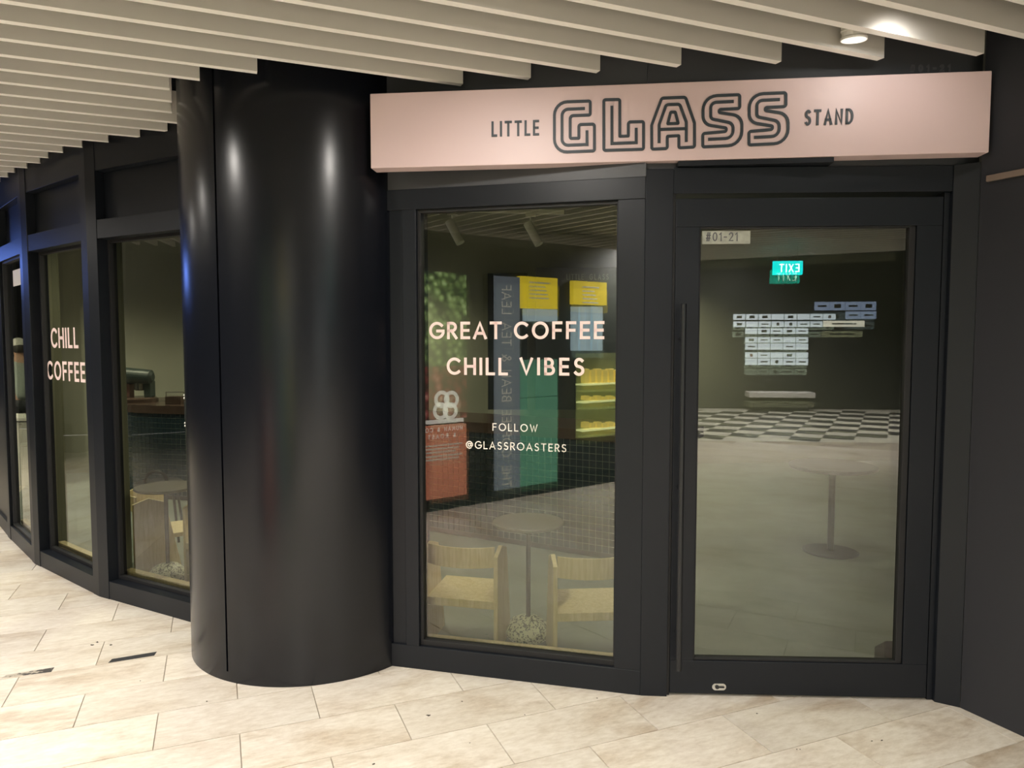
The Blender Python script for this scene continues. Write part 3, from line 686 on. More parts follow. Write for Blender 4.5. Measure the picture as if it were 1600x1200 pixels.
# coffee machine on the counter's left end
cz = .945
def cp(px, Y): return ((px-800)/FPX*Y, Y)
bx, by = cp(213, 7.62)
em = empty('espresso_machine', (bx, by, cz), 0, 'dark drum-shaped coffee machine on the left end of the tiled counter', 'coffee machine')
MB().lathe([(.20, 0), (.20, .035), (.17, .05)], seg=28).build('base', 'worktop', em)
MB().box(-.15, -.06, -.04, .06, .05, .19).build('stand', 'brownwood', em, bevel=.006)
MB().tube([(-.20, -.02, .28), (-.19, -.02, .28), (.16, -.02, .26), (.18, -.02, .26)], [.07, .09, .075, .04], 22).build('drum', 'steelbowl', em)
MB().lathe([(.045, .12), (.06, .13), (.06, .2), (.05, .21)], c=(.03, 0, 0), seg=20).build('glass_jug', 'chrome', em)
MB().box(.09, .16, -.05, .07, .05, .22).build('grinder_column', 'steelbowl', em, bevel=.01)
bx, by = cp(272, 7.35)
rk = empty('glass_rack', (bx, by, cz), 0, 'small steel framed rack on the tiled counter beside the coffee machine', 'rack')
mb = MB()
for x in (-.09, .09):
    mb.tube([(x, 0, 0), (x, 0, .12)], .005, 8)
mb.tube([(-.09, 0, .12), (.09, 0, .12)], .005, 8); mb.build('frame', 'chrome', rk); MB().box(-.08, .08, -.05, .05, 0, .08).build('tray', 'worktop', rk, bevel=.004)

# dark menu boards on the café back wall
def board(px0, px1, py0, py1, Y, label):
    a = ray(px0, py0); b = ray(px1, py1); k = Y/a.y; k2 = Y/b.y; x0, x1, z1, z0 = a.x*k, b.x*k2, CAMH+a.z*k, CAMH+b.z*k2
    e = empty('menu_board', ((x0+x1)/2, Y, z0), 0, label, 'menu board'); MB().box(x0-(x0+x1)/2, x1-(x0+x1)/2, 0, .04, 0, z1-z0).build('board', 'boardnavy', e, bevel=.003); return e, (x0+x1)/2, z0, k
M['boardnavy'] = mat('dark_navy_board', (.008, .013, .018), .5)
M['boardtext'] = mat('dim_board_lettering', (.16, .17, .17), .6)
board(762, 824, 427, 640, 8.8, 'dark navy menu board on the café back wall, left one of the two')
e, xc, z0_, k_ = board(837, 985, 418, 640, 8.8, 'dark navy menu board lettered at the top, right one of the two')
for txt, x0, x1 in (('LITTLE', 885, 912), ('GLASS', 921, 951)):
    a = ray(x0, 428); b = ray(x1, 437); k = 8.798/a.y; k2 = 8.798/b.y
    mb = MB(); word(mb, lambda u, v, h: Vector((u-xc, -.0005-h, v-z0_)), txt, a.x*k, b.x*k2, CAMH+b.z*k2, (a.z*k-b.z*k2), .009, .001, gw=.62); mb.build('lettering', 'boardtext', e)
# tables
def table(x, y, label, rtop=.19, h=.64):
    e = empty('cafe_table', (x, y, 0), 0, label, 'table')
    bm = bmesh.new(); bmesh.ops.create_icosphere(bm, subdivisions=4, radius=1)
    rnd = random.Random(3)
    dirs = [(Vector((rnd.uniform(-1, 1), rnd.uniform(-1, 1), rnd.uniform(-.4, 1))).normalized(), rnd.uniform(.78, .9)) for _ in range(14)]
    for v in bm.verts:
        c = v.co.copy()
        for d_, k in dirs:
            ex = c.dot(d_)-k
            if ex > 0: c -= d_*ex*.7
        v.co = Vector((c.x*.125, c.y*.125, max(0, .052+c.z*.075)))
    mb = MB(); mb.bm.free(); mb.bm = bm; mb.build('stone_base', 'terrazzo', e, smooth=True)
    MB().tube([(0, 0, .08), (0, 0, h-.02)], .0125, 14).build('pole', 'blacktube', e)
    MB().lathe([(.06, h-.03), (.06, h-.02), (rtop-.01, h-.02), (rtop, h-.012), (rtop, h-.003), (rtop-.004, h)], seg=48).build('tabletop', 'tabletop', e)
    return e
table(.087, 3.80, 'round dark café table on a speckled stone foot between two wooden chairs')
table(*cp(253, 4.72), 'round dark café table on a speckled stone foot behind the window left of the column')
# chairs: two plank sides, board seat, curved low back
def chair(label):
    e = empty('plank_chair', (0, 0, 0), 0, label, 'chair')
    for s in (-1, 1):
        mb = MB(); x0 = s*.19-.011; x1 = s*.19+.011
        # side plank, back edge at y=0 (towards window), widening to the floor
        P_ = [(0, 0), (.30, 0), (.20, .50), (.10, .535), (.0, .50)]
        lo = [mb.bm.verts.new((x0, a, b)) for a, b in P_]; hi = [mb.bm.verts.new((x1, a, b)) for a, b in P_]
        mb.bm.faces.new(lo[::-1]); mb.bm.faces.new(hi)
        for i in range(5): mb.bm.faces.new((lo[i], lo[(i+1) % 5], hi[(i+1) % 5], hi[i]))
        mb.build('side_plank', 'oak', e, bevel=.003)
    mb = MB(); mb.hexa([Vector(q) for q in ((-.18, .0, .228), (.18, .0, .228), (.18, .33, .25), (-.18, .33, .25), (-.18, .0, .270), (.18, .0, .270), (.18, .33, .277), (-.18, .33, .277))])
    mb.build('seat', 'oak', e, bevel=.003)
    mb = MB(); N = 16; rows = []
    for i in range(N+1):
        a = -1+2*i/N; x = a*.178; y = -.05*(1-a*a)+.02
        rows.append([mb.bm.verts.new((x, y+dy, z)) for dy, z in ((0, .44), (.012, .44), (.012, .545), (0, .545))])
    for A, B in zip(rows, rows[1:]):
        for k in range(4): mb.bm.faces.new((A[k], A[(k+1) % 4], B[(k+1) % 4], B[k]))
    mb.bm.faces.new(rows[0]); mb.bm.faces.new(rows[-1][::-1]); mb.build('backrest', 'oak', e, bevel=.002)
    MB().box(-.18, .18, .0, .02, .02, .06).build('stretcher', 'oak', e, bevel=.002)
    return e
c1 = chair('pale oak plank chair behind the display window, left of the table with the stone foot'); c1.location = (-.268, 3.655, 0); c1.rotation_euler = (0, 0, math.radians(-13))
def another(label, loc, rz):
    c = copy_tree(c1); c.location = loc; c.rotation_euler = (0, 0, math.radians(rz)); c['label'] = label; return c
another('pale oak plank chair behind the display window, right of the table with the stone foot', (.40, 3.47, 0), 4)
another('pale oak plank chair behind the window left of the column, broad side plank showing', (*cp(199, 4.95), 0), -62)
another('pale oak plank chair mostly hidden behind the black column', (*cp(317, 4.62), 0), -20)
# black hoop-backed stool behind the table
bx, by = cp(238, 5.6)
st_ = empty('hoop_chair', (bx, by, 0), .3, 'black tubular chair whose round hoop back shows above the café table', 'chair')
MB().tube([(.075*math.cos(PI*k/12), 0, .50+.075*math.sin(PI*k/12)) for k in range(13)]+[(-.075, 0, .44)], .012, 10).build('hoop_back', 'blacktube', st_)
MB().tube([(.075, 0, .50), (.075, 0, .44)], .012, 10).build('back_post', 'blacktube', st_)
MB().lathe([(.17, .44), (.18, .45), (.18, .462), (.17, .47)], c=(0, .14, 0), seg=28).build('seat', 'blacktube', st_)
for sx, sy in ((-1, 0), (1, 0), (-1, 1), (1, 1)): MB().tube([(sx*.11, .04+sy*.2, .45), (sx*.15, sy*.28, 0)], .010, 8).build('leg', 'blacktube', st_)
# pedestal table behind the door
bx, by = 2.40, 5.40
e = empty('pedestal_table', (bx, by, 0), 0, 'dark round table on a slim post and flat disc foot, seen through the door', 'table')
MB().lathe([(.20, 0), (.20, .008), (.18, .012), (.02, .014)], seg=36).build('disc_foot', 'blacktube', e)
MB().tube([(0, 0, .014), (0, 0, .64)], .024, 16).build('post', 'blacktube', e)
MB().lathe([(.30, .635), (.31, .64), (.31, .658), (.30, .662)], seg=40).build('tabletop', mat('black_table_top', (.05, .05, .055), .5), e)
# shelving along inside right of the door
bx, by = 2.07, 3.86
e = empty('shelf_unit', (bx, by, 0), math.radians(-29), 'narrow brown wooden shelf unit just inside the right edge of the glass door', 'shelf')
for x in (0, .30): MB().box(x, x+.018, 0, .55, 0, 1.1).build('side_panel', 'brownwood', e, bevel=.002)
for z in (.06, .33, .60, .87, 1.08): MB().box(.018, .30, 0, .55, z, z+.018).build('shelf_board', 'oak', e, bevel=.002)
mb = MB(); p = FX.hit(1392, 1032, -.25); q = FX.pt(p[0], -.25, 0)
tag(MB().hexa([Vector((q.x-.03, q.y, 0)), Vector((q.x+.03, q.y, 0)), Vector((q.x+.03, q.y+.1, 0)), Vector((q.x-.03, q.y+.1, 0)), Vector((q.x-.03, q.y, .17)), Vector((q.x+.03, q.y, .17)), Vector((q.x+.03, q.y+.1, .10)), Vector((q.x-.03, q.y+.1, .10))]).build('door_stop', 'blacktube', bevel=.004), 'small black block on the floor inside the door corner', 'door stop')
# white counter and person at far left
wc = empty('white_counter', (-5.85, 8.05, 0), 0, 'white counter seen through the furthest left window', 'counter')
MB().box(-.75, .62, -.2, .25, .0, .70).build('body', 'white', wc, bevel=.006); MB().box(-.77, .64, -.22, .27, .715, .75).build('worktop', 'white', wc, bevel=.004); MB().box(-.7, .58, -.17, .2, .70, .715).build('shadow_gap', 'gasket', wc)

def skin(name, verts, edges, radii, m, parent, root=0, sub=2):
    me = bpy.data.meshes.new(name); me.from_pydata(verts, edges, []); me.materials.append(M[m]); o = bpy.data.objects.new(name, me); COL.objects.link(o); o.parent = parent
    sk = o.modifiers.new('skin', 'SKIN'); sk.use_smooth_shade = True
    for i, r in enumerate(radii): me.skin_vertices[0].data[i].radius = r if isinstance(r, tuple) else (r, r)
    me.skin_vertices[0].data[root].use_root = True
    ss = o.modifiers.new('sub', 'SUBSURF'); ss.levels = sub; ss.render_levels = sub
    return o
pr = empty('person', (-6.17, 9.12, 0), math.radians(-35), 'person in a white cap and grey-green top standing behind the white counter', 'person')
# local frame: faces -x
bv = [(0, 0, .86), (0, 0, 1.02), (0, 0, 1.18), (0, 0, 1.30), (0, 0, 1.37), (-.01, 0, 1.42), (-.02, 0, 1.48), (-.02, 0, 1.54),
      (0, .16, 1.29), (.02, .21, 1.05), (-.14, .17, .90), (-.20, .16, .88), (0, -.16, 1.29), (.02, -.21, 1.05), (-.14, -.17, .90), (-.20, -.16, .88),
      (0, .09, .80), (-.01, .10, .46), (.02, .10, .08), (-.10, .10, .03), (0, -.09, .80), (-.01, -.10, .46), (.02, -.10, .08), (-.10, -.10, .03)]
be = [(0, 1), (1, 2), (2, 3), (3, 4), (4, 5), (5, 6), (6, 7), (3, 8), (8, 9), (9, 10), (10, 11), (3, 12), (12, 13), (13, 14), (14, 15), (0, 16), (16, 17), (17, 18), (18, 19), (0, 20), (20, 21), (21, 22), (22, 23)]
br = [(.14, .11), (.13, .10), (.15, .11), (.13, .09), (.06, .055), (.055, .055), (.095, .078), (.075, .065), .055, .045, .033, .03, .055, .045, .033, .03, .085, .055, .042, .035, .085, .055, .042, .035]
skin('body', bv, be, br, 'skin', pr)
skin('top', [(0, 0, .80), (0, 0, 1.0), (0, 0, 1.18), (0, 0, 1.30), (0, 0, 1.35), (0, .17, 1.28), (.02, .215, 1.10), (0, -.17, 1.28), (.02, -.215, 1.10)], [(0, 1), (1, 2), (2, 3), (3, 4), (3, 5), (5, 6), (3, 7), (7, 8)],
     [(.165, .135), (.15, .12), (.165, .125), (.145, .105), (.075, .07), .072, .062, .072, .062], 'shirt', pr)
skin('trousers', [(0, 0, .86), (0, .09, .78), (-.01, .10, .46), (.02, .10, .10), (0, -.09, .78), (-.01, -.10, .46), (.02, -.10, .10)], [(0, 1), (1, 2), (2, 3), (0, 4), (4, 5), (5, 6)], [(.16, .125), .10, .07, .058, .10, .07, .058], 'trouser', pr)
MB().lathe([(.085, 0), (.095, .03), (.08, .075), (.04, .105), (.005, .115)], c=(-.015, 0, 1.505), seg=20).build('cap', 'cap', pr, smooth=True)
MB().hexa([Vector(q) for q in ((-.19, -.06, 1.49), (-.08, -.08, 1.515), (-.08, .08, 1.515), (-.19, .06, 1.49), (-.19, -.06, 1.498), (-.08, -.08, 1.53), (-.08, .08, 1.53), (-.19, .06, 1.498))]).build('cap_brim', 'cap', pr)
MB().lathe([(.05, 0), (.085, .03), (.088, .08), (.06, .1)], c=(.02, 0, 1.43), seg=18).build('hair', 'hair', pr, smooth=True)
mb = MB(); mb.lathe([(.004, 0), (.014, .004), (.006, .035)], c=(-.118, 0, 1.455), seg=10); mb.build('nose', 'skin', pr, smooth=True)
for s in (-1, 1):
    MB().lathe([(.003, 0), (.009, .006), (.009, .012), (.003, .018)], c=(-.104, s*.032, 1.478), seg=10).build('eye', 'hair', pr)
    MB().lathe([(.006, 0), (.016, .015), (.014, .05), (.004, .06)], c=(-.005, s*.083, 1.44), seg=10).build('ear', 'skin', pr, smooth=True)
    for k in range(4): MB().tube([(-.21, s*.165-.022+.015*k, .885), (-.255+.004*abs(k-1), s*.165-.024+.016*k, .875), (-.28+.006*abs(k-1), s*.165-.024+.016*k, .85)], [.009, .008, .006], 8).build('finger', 'skin', pr)
    MB().tube([(-.19, s*.165-s*.03, .885), (-.225, s*.165-s*.05, .875), (-.24, s*.165-s*.052, .86)], [.011, .009, .007], 8).build('thumb', 'skin', pr)

# card reader on the column's left flank
p = ground(297, 996); r_ = ray(298.5, 640); k = 3.92/r_.y; c = Vector((r_.x*k, 3.92, CAMH+r_.z*k))
rd = empty('access_reader', (c.x-.012, c.y-.02, c.z), 0, 'small black oval fitting with white stripes at the left edge of the column', 'reader')
MB().tube([(0, 0, -.05), (0, 0, -.045), (0, 0, .045), (0, 0, .05)], [.008, .014, .014, .008], 14).build('body', 'blacktube', rd)
mb = MB()
for z in (-.088, -.073, .062, .078): mb.tube([(-.014, -.004, z+.004), (.014, -.004, z-.004)], .0055, 8)
mb.build('white_stripe', 'white', rd)

# ================================================================== FLOOR MARKS
def quad_strip(pts, name, m, label, cat='floor tape'):
    q = [ground(*p) for p in pts]; mb = MB(); mb.prism(q, .0002, .0012); o = mb.build(name, m); return tag(o, label, cat)
quad_strip([(169, 1036), (241, 1024.5), (245, 1018.5), (175, 1030)], 'floor_tape', 'tape', 'solid black tape strip on the floor tiles left of the column')
mt = mat('worn_floor_tape', (.03, .03, .03), .7)
nt = mt.node_tree; b = nt.nodes['Principled BSDF']; tc = nt.nodes['Texture Coordinate'] if 'Texture Coordinate' in nt.nodes else nt.nodes.new('ShaderNodeTexCoord')
n = nt.nodes.new('ShaderNodeTexNoise'); n.inputs['Scale'].default_value = 45; n.inputs['Detail'].default_value = 8; nt.links.new(tc.outputs['Object'], n.inputs['Vector'])
gr_ = nt.nodes.new('ShaderNodeSeparateXYZ'); nt.links.new(tc.outputs['Object'], gr_.inputs[0])
mr = nt.nodes.new('ShaderNodeMapRange'); mr.inputs[1].default_value = -2.42; mr.inputs[2].default_value = -2.23; mr.inputs[3].default_value = .25; mr.inputs[4].default_value = -.12; nt.links.new(gr_.outputs[0], mr.inputs[0])
ad = nt.nodes.new('ShaderNodeMath'); nt.links.new(n.outputs['Fac'], ad.inputs[0]); nt.links.new(mr.outputs[0], ad.inputs[1])
rp = nt.nodes.new('ShaderNodeValToRGB'); rp.color_ramp.elements[0].position = .48; rp.color_ramp.elements[1].position = .62; rp.color_ramp.elements[0].color = (.05, .045, .04, 1); rp.color_ramp.elements[1].color = (.42, .37, .30, 1)
nt.links.new(ad.outputs[0], rp.inputs[0]); nt.links.new(rp.outputs[0], b.inputs['Base Color'])
quad_strip([(2, 1060), (80, 1050), (85, 1043), (10, 1055)], 'floor_tape', mt, 'worn faded tape strip on the floor tiles at the left edge')
for i, (x, y, r) in enumerate([(144, 1008, 4), (152, 1003.5, 4), (173, 1008, 3.5), (670, 1118, 5.5), (584, 1194, 4), (722, 1096, 2), (323, 1096, 2.5), (219, 1064, 2), (1183, 1115, 3), (1245, 1171, 2.2), (1250, 1171, 1.8), (1362, 1158, 2.5), (1378, 1157, 3), (933, 1091, 2.2), (820, 1117, 2), (734, 1161, 1.5)]):
    rr = random.Random(i); r *= .7; pts = [ground(x+r*math.cos(2*PI*k/9)*rr.uniform(.35, 1.25), y+r*.42*math.sin(2*PI*k/9)*rr.uniform(.35, 1.25)) for k in range(9)]
    o = MB().prism(pts, .0002, .0012).build('stain', 'dirt', fl)

# ================================================================== CONCOURSE BEHIND THE CAMERA (seen mirrored in the glass)
MB0 = MB().box(-11, 12, -11, -5.2, -.08, -.004); hf = MB0.build('floor', 'hallwhite'); tag(hf, 'checkered hall floor behind the viewer, mirrored in the door glass', 'floor', kind='structure')
mb = MB(); A = math.radians(45-22); CS = .47
for i in range(-40, 40):
    for j in range(-40, 40):
        if (i+j) % 2: continue
        cx_, cy_ = 3+(i*math.cos(A)-j*math.sin(A))*CS, -8+(i*math.sin(A)+j*math.cos(A))*CS
        if not (-10.5 < cx_ < 11.5 and -10.3 < cy_ < -5.5): continue
        q = [(cx_+(a*math.cos(A)-b_*math.sin(A))*CS/2*.99, cy_+(a*math.sin(A)+b_*math.cos(A))*CS/2*.99) for a, b_ in ((-1, -1), (1, -1), (1, 1), (-1, 1))]
        mb.prism(q, -.003, .0)
mb.build('dark_check_tile_field', 'hallblack', hf, kind='stuff')
def dwall(name, x0, x1, y0, y1, z0, z1, label, m='dark'): tag(MB().box(x0, x1, y0, y1, z0, z1).build(name, m), label, 'wall', kind='structure')
dwall('wall_hall', -11, 12, -10.9, -10.7, 0, 4.6, 'dark wall at the far end of the hall behind the viewer')
dwall('wall_hall', 11.9, 12.1, -10.8, 3, 0, 4.6, 'dark hall wall far to the right')
dwall('wall_hall', -11.2, -11, -10.8, 13.4, 0, 4.6, 'dark hall wall far to the left')
dwall('wall_hall', -11, -5.5, 13.2, 13.4, 0, 4.6, 'dark wall beyond the far left window')
tag(MB().box(-11, 12, -10.8, -5.15, 4.5, 4.6).build('ceiling', 'dark'), 'dark high ceiling of the hall behind the viewer', 'ceiling', kind='structure')
for i, (x, y) in enumerate(HALL):
    downlight(x, y, 4.44, 'round hall ceiling downlight mirrored in the door glass', 'hall ceiling downlights', .10, glow='lampglow2'); lampdata(x, y, 4.4, 700, WARM, 120, .1, 'hall_lamp')
# virtual -> real by reflection in a glass plane
def mirror(F, p, w=0):
    a = F.A+F.n*w; p = Vector(p[:2]); dd = (p-a).dot(F.n); return p-F.n*2*dd
FXg = Face(FX.pt(0, DW-.022, 0)[:2], FX.pt(1, DW-.022, 0)[:2]); FWg = Face(FW.pt(0, RW-.01, 0)[:2], FW.pt(1, RW-.01, 0)[:2])
# exit sign
def virt_point(px, py, Y): r = ray(px, py); k = Y/r.y; return Vector((r.x*k, Y, CAMH+r.z*k))
vp = virt_point(1230.5, 419, 8.9); rp_ = mirror(FXg, vp)
ex = empty('exit_sign', (rp_.x, rp_.y, vp.z), 0, 'green lit exit sign hanging in the hall, mirrored in the door glass', 'sign')
MB().box(-.175, .175, -.02, .02, -.08, .085).build('light_box', 'exit', ex, bevel=.004)
MB().tube([(-.12, 0, .085), (-.12, 0, 2.74-vp.z)], .006, 8).build('hanger', 'chrome', ex); MB().tube([(.12, 0, .085), (.12, 0, 2.74-vp.z)], .006, 8).build('hanger', 'chrome', ex)
mb = MB(); word(mb, lambda a, b, h: Vector((-a, .0205+h, b)), 'EXIT', -.135, .105, -.05, .10, .014, .002, gw=.8); mb.build('lettering', 'exitw', ex)
# directory wall
YV = 16.6
def wallrect(px0, px1, py0, py1, yv=YV):
    a = virt_point(px0, py0, yv); b = virt_point(px1, py1, yv); a2 = mirror(FXg, a); b2 = mirror(FXg, b); return a2, b2, a.z, b.z
db = empty('directory_board', (0, 0, 0), 0, 'wall of pale lit shop directory panels mirrored in the door glass', 'directory board')
rn = random.Random(5)
def dpanel(px0, px1, py0, py1, m, logo=True):
    a, b, z1, z0 = wallrect(px0, px1, py0, py1); F = Face(b, a) if b.x > a.x else Face(a, b)
    # face towards +y
    y = -10.68; x0, x1 = min(a.x, b.x), max(a.x, b.x)
    o = MB().box(x0, x1, y, y+.03, z0, z1).build('panel', m, db)
    if logo:
        w_ = (x1-x0); cx_ = (x0+x1)/2; czz = (z0+z1)/2; h = (z1-z0); k = rn.random()
        if k < .35: MB().box(cx_-w_*.3, cx_+w_*.3, y+.03, y+.033, czz-h*.1, czz+h*.1).build('logo', 'logoink', o)
        elif k < .6: MB().lathe([(h*.28, 0), (h*.28, .003)], seg=14).build('logo', 'logoink' if rn.random() < .6 else 'logored', o).matrix_local = Matrix.Translation((cx_, y+.03, czz)) @ Matrix.Rotation(-PI/2, 4, 'X')
        elif k < .8: MB().box(cx_-w_*.22, cx_+w_*.22, y+.03, y+.033, czz-h*.22, czz+h*.22).build('logo', 'logoink', o)
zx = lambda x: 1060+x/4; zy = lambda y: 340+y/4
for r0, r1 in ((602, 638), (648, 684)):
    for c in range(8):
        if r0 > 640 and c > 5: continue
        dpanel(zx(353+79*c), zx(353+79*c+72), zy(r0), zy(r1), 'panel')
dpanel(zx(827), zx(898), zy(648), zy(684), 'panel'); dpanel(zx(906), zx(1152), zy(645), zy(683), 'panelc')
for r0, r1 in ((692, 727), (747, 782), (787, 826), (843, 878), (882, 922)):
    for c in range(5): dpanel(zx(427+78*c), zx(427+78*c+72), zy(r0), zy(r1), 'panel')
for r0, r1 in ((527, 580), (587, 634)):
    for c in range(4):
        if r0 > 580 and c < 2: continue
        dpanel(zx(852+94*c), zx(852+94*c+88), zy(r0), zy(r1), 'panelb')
# bench below
a, b, z1, z0 = wallrect(zx(415), zx(805), 619, 634); e = empty('bench', ((a.x+b.x)/2, -10.3, 0), 0, 'pale bench against the hall wall, mirrored in the door glass', 'bench')
hw = abs(a.x-b.x)/2; MB().box(-hw, hw, -.25, .2, .30, .42).build('seat', 'white', e, bevel=.01); MB().box(-hw+.1, hw-.1, -.2, .1, 0, .30).build('plinth', 'dark', e)

# ---- neighbouring café kiosk, standing left of the viewer, mirrored in the display window
K0v, K1v = ground(665, 800), ground(958, 752); FV = Face(K0v, K1v)
K0, K1 = mirror(FWg, K0v), mirror(FWg, K1v)
def kmap(px, py):
    u, z = FV.hit(px, py); p = mirror(FWg, FV.A+FV.t*u); return p, z
kt = (K0-K1).normalized()      # direction seen running right when facing the kiosk: K1 -> K0 ?
FK = Face(K1, K0)
if FK.n.dot(Vector((0, 3.3))-K0) < 0: FK = Face(K0, K1)
def kuv(px, py): p, z = kmap(px, py); return (p-FK.A).dot(FK.t), z
ks = []
kl = FK.L
kw = MB().fb(FK, -1.2, kl+.25, -.4, -.065, .0, 2.6).build('wall_kiosk', 'dark'); tag(kw, 'dark kiosk wall left of the viewer, mirrored in the display window', 'wall', kind='structure')
kp = MB().fb(FK, -1.2, kl+.25, -.06, .02, 0, .10).build('baseboard_kiosk', 'gasket'); tag(kp, 'dark plinth of the neighbouring kiosk', 'baseboard', kind='structure')
def krect(px0, px1, py0, py1, w0, w1, name, m, parent=None, bev=0):
    ym = (py0+py1)/2; u0, _ = kuv(px0, ym); u1, _ = kuv(px1, ym); _, z1 = kuv((px0+px1)/2, py0); _, z0 = kuv((px0+px1)/2, py1)
    o = MB().fb(FK, min(u0, u1), max(u0, u1), w0, w1, max(.1, min(z0, z1)), max(z0, z1)).build(name, m, parent, bevel=bev); return o
# berry print: balls texture
def mk_berries(name, cols, sc, es):
    m = bpy.data.materials.new(name); m.use_nodes = True; nt = m.node_tree; b = nt.nodes['Principled BSDF']
    tc = nt.nodes.new('ShaderNodeTexCoord'); v = nt.nodes.new('ShaderNodeTexVoronoi'); v.inputs['Scale'].default_value = sc; nt.links.new(tc.outputs['Object'], v.inputs['Vector'])
    r = nt.nodes.new('ShaderNodeValToRGB'); e = r.color_ramp.elements; e[0].color = (*cols[0], 1); e[0].position = .1; e[1].color = (*cols[2], 1); e[1].position = .7; k = e.new(.35); k.color = (*cols[1], 1)
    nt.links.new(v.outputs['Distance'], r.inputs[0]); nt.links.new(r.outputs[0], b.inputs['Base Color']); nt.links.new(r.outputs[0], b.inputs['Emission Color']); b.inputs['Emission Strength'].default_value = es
    return m
po = empty('promo_poster', (0, 0, 0), 0, 'backlit coffee cherry poster on the kiosk, mirrored at the left of the display window', 'poster')
krect(655, 729, 425, 572, -.06, 0, 'green_cherries_print', mk_berries('green_cherries', ((.42, .55, .26), (.16, .26, .08), (.02, .04, .02)), 15, .9), po)
krect(655, 729, 572, 655, -.06, .001, 'red_cherries_print', mk_berries('red_cherries', ((.5, .22, .18), (.28, .05, .05), (.04, .01, .01)), 12, .8), po)
krect(655, 729, 665, 778, -.06, .0, 'orange_print', 'orange', po)
krect(668, 724, 655, 661, -.06, .003, 'white_band', 'printwhite', po)
PK = on(FK, .004)
def kword(txt, px0, px1, py0, py1, sw_, m, parent, gw=1):
    ym = (py0+py1)/2; u0, z1 = kuv(px0, py0); u1, z0 = kuv(px1, py1); _, z0 = kuv((px0+px1)/2, py1); _, z1 = kuv((px0+px1)/2, py0)
    mb = MB(); word(mb, PK, txt, min(u0, u1), max(u0, u1), z0, z1-z0, sw_, .002, gw=gw); mb.build('lettering', m, parent)
mb = MB()
for px, py in ((690, 624), (705, 624), (688, 642), (703, 642)):
    u, z = kuv(px, py); mb.ribbon(PK, [(u+.065*math.cos(2*PI*k/24), z+.065*math.sin(2*PI*k/24)) for k in range(24)], .035, .002, True)
mb.build('ring_emblem', 'printwhite', po)
kword('HUMAN & CO', 664, 722, 667, 674, .006, 'printwhite', po, .9); kword('& ROAST', 668, 712, 678, 685, .006, 'printwhite', po, .9)
for k in range(5):
    krect(664, 722-(k % 3)*5, 694+k*5.5, 696.3+k*5.5, 0, .0035, 'text_line', 'menutext', po)
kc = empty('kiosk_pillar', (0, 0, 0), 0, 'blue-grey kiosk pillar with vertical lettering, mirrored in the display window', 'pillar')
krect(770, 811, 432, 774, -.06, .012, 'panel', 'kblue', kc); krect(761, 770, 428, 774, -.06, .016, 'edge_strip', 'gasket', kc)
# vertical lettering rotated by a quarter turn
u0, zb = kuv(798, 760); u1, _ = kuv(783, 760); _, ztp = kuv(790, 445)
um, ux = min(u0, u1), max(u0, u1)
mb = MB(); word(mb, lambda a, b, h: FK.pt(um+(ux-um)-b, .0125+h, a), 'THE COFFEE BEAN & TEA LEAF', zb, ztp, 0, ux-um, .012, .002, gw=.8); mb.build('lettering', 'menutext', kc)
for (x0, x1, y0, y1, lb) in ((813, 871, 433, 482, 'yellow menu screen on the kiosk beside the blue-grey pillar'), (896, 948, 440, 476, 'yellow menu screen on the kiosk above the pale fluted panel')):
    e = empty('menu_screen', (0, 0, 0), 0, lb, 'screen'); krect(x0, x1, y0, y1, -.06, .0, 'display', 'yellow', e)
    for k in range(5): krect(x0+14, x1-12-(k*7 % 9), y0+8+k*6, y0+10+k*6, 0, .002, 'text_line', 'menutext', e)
e = empty('menu_board', (0, 0, 0), 0, 'pale menu board under the left yellow screen', 'menu board'); krect(822, 871, 483, 502, -.06, .0, 'board', 'paleblue', e)
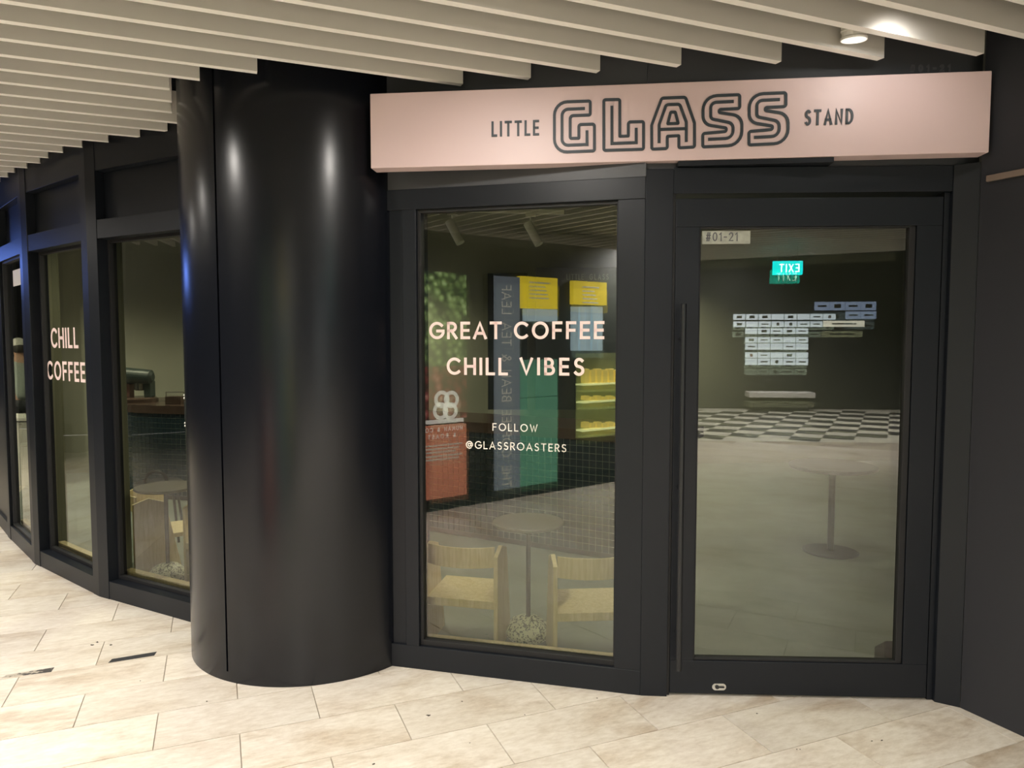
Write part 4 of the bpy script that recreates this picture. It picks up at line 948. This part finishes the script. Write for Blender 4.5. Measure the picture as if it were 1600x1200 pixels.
e = empty('fluted_panel', (0, 0, 0), 0, 'pale blue fluted panel on the kiosk above the display case', 'panel')
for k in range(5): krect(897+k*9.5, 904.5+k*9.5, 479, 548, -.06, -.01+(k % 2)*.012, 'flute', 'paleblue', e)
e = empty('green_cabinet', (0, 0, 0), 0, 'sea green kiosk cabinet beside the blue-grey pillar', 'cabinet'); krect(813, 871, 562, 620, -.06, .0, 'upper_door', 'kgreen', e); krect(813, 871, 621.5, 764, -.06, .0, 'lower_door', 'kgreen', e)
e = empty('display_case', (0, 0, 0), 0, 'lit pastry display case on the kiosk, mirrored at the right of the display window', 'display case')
krect(905, 975, 552, 682, -.06, -.05, 'back_panel', mat('self_lit_case_back', (.25, .28, .12), .6, emit=(.25, .32, .10), es=.25), e)  # back panel's emission imitates light from the case shelves
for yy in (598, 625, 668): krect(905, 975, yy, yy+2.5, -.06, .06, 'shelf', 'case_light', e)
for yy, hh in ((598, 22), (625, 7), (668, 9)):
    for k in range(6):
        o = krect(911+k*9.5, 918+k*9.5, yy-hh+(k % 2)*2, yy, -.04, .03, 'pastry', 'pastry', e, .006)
# blue screen further left
bs = empty('video_screen', (-6.75, 7.05, 2.42), math.radians(-37), 'blue lit hanging sign out of view at the far left, mirrored in the black frames', 'sign')
MB().box(-.05, 0, -.45, .45, -.16, .16).build('housing', 'gasket', bs, bevel=.01); MB().box(0, .01, -.43, .43, -.14, .14).build('display', 'screenblue', bs)
MB().tube([(-.02, -.3, .16), (-.02, -.3, .5)], .006, 8).build('hanger', 'chrome', bs); MB().tube([(-.02, .3, .16), (-.02, .3, .5)], .006, 8).build('hanger', 'chrome', bs)
# put every empty built at the origin onto its thing's base
bpy.context.view_layer.update()
for e in [o for o in COL.objects if o.type == 'EMPTY' and o.parent is None and o.location.length < 1e-6 and len(o.children)]:
    P_ = [c.matrix_world @ Vector(q) for c in e.children for q in c.bound_box]
    d_ = Vector(((min(p.x for p in P_)+max(p.x for p in P_))/2, (min(p.y for p in P_)+max(p.y for p in P_))/2, min(p.z for p in P_)))
    e.location = d_
    for c in e.children: c.location -= d_
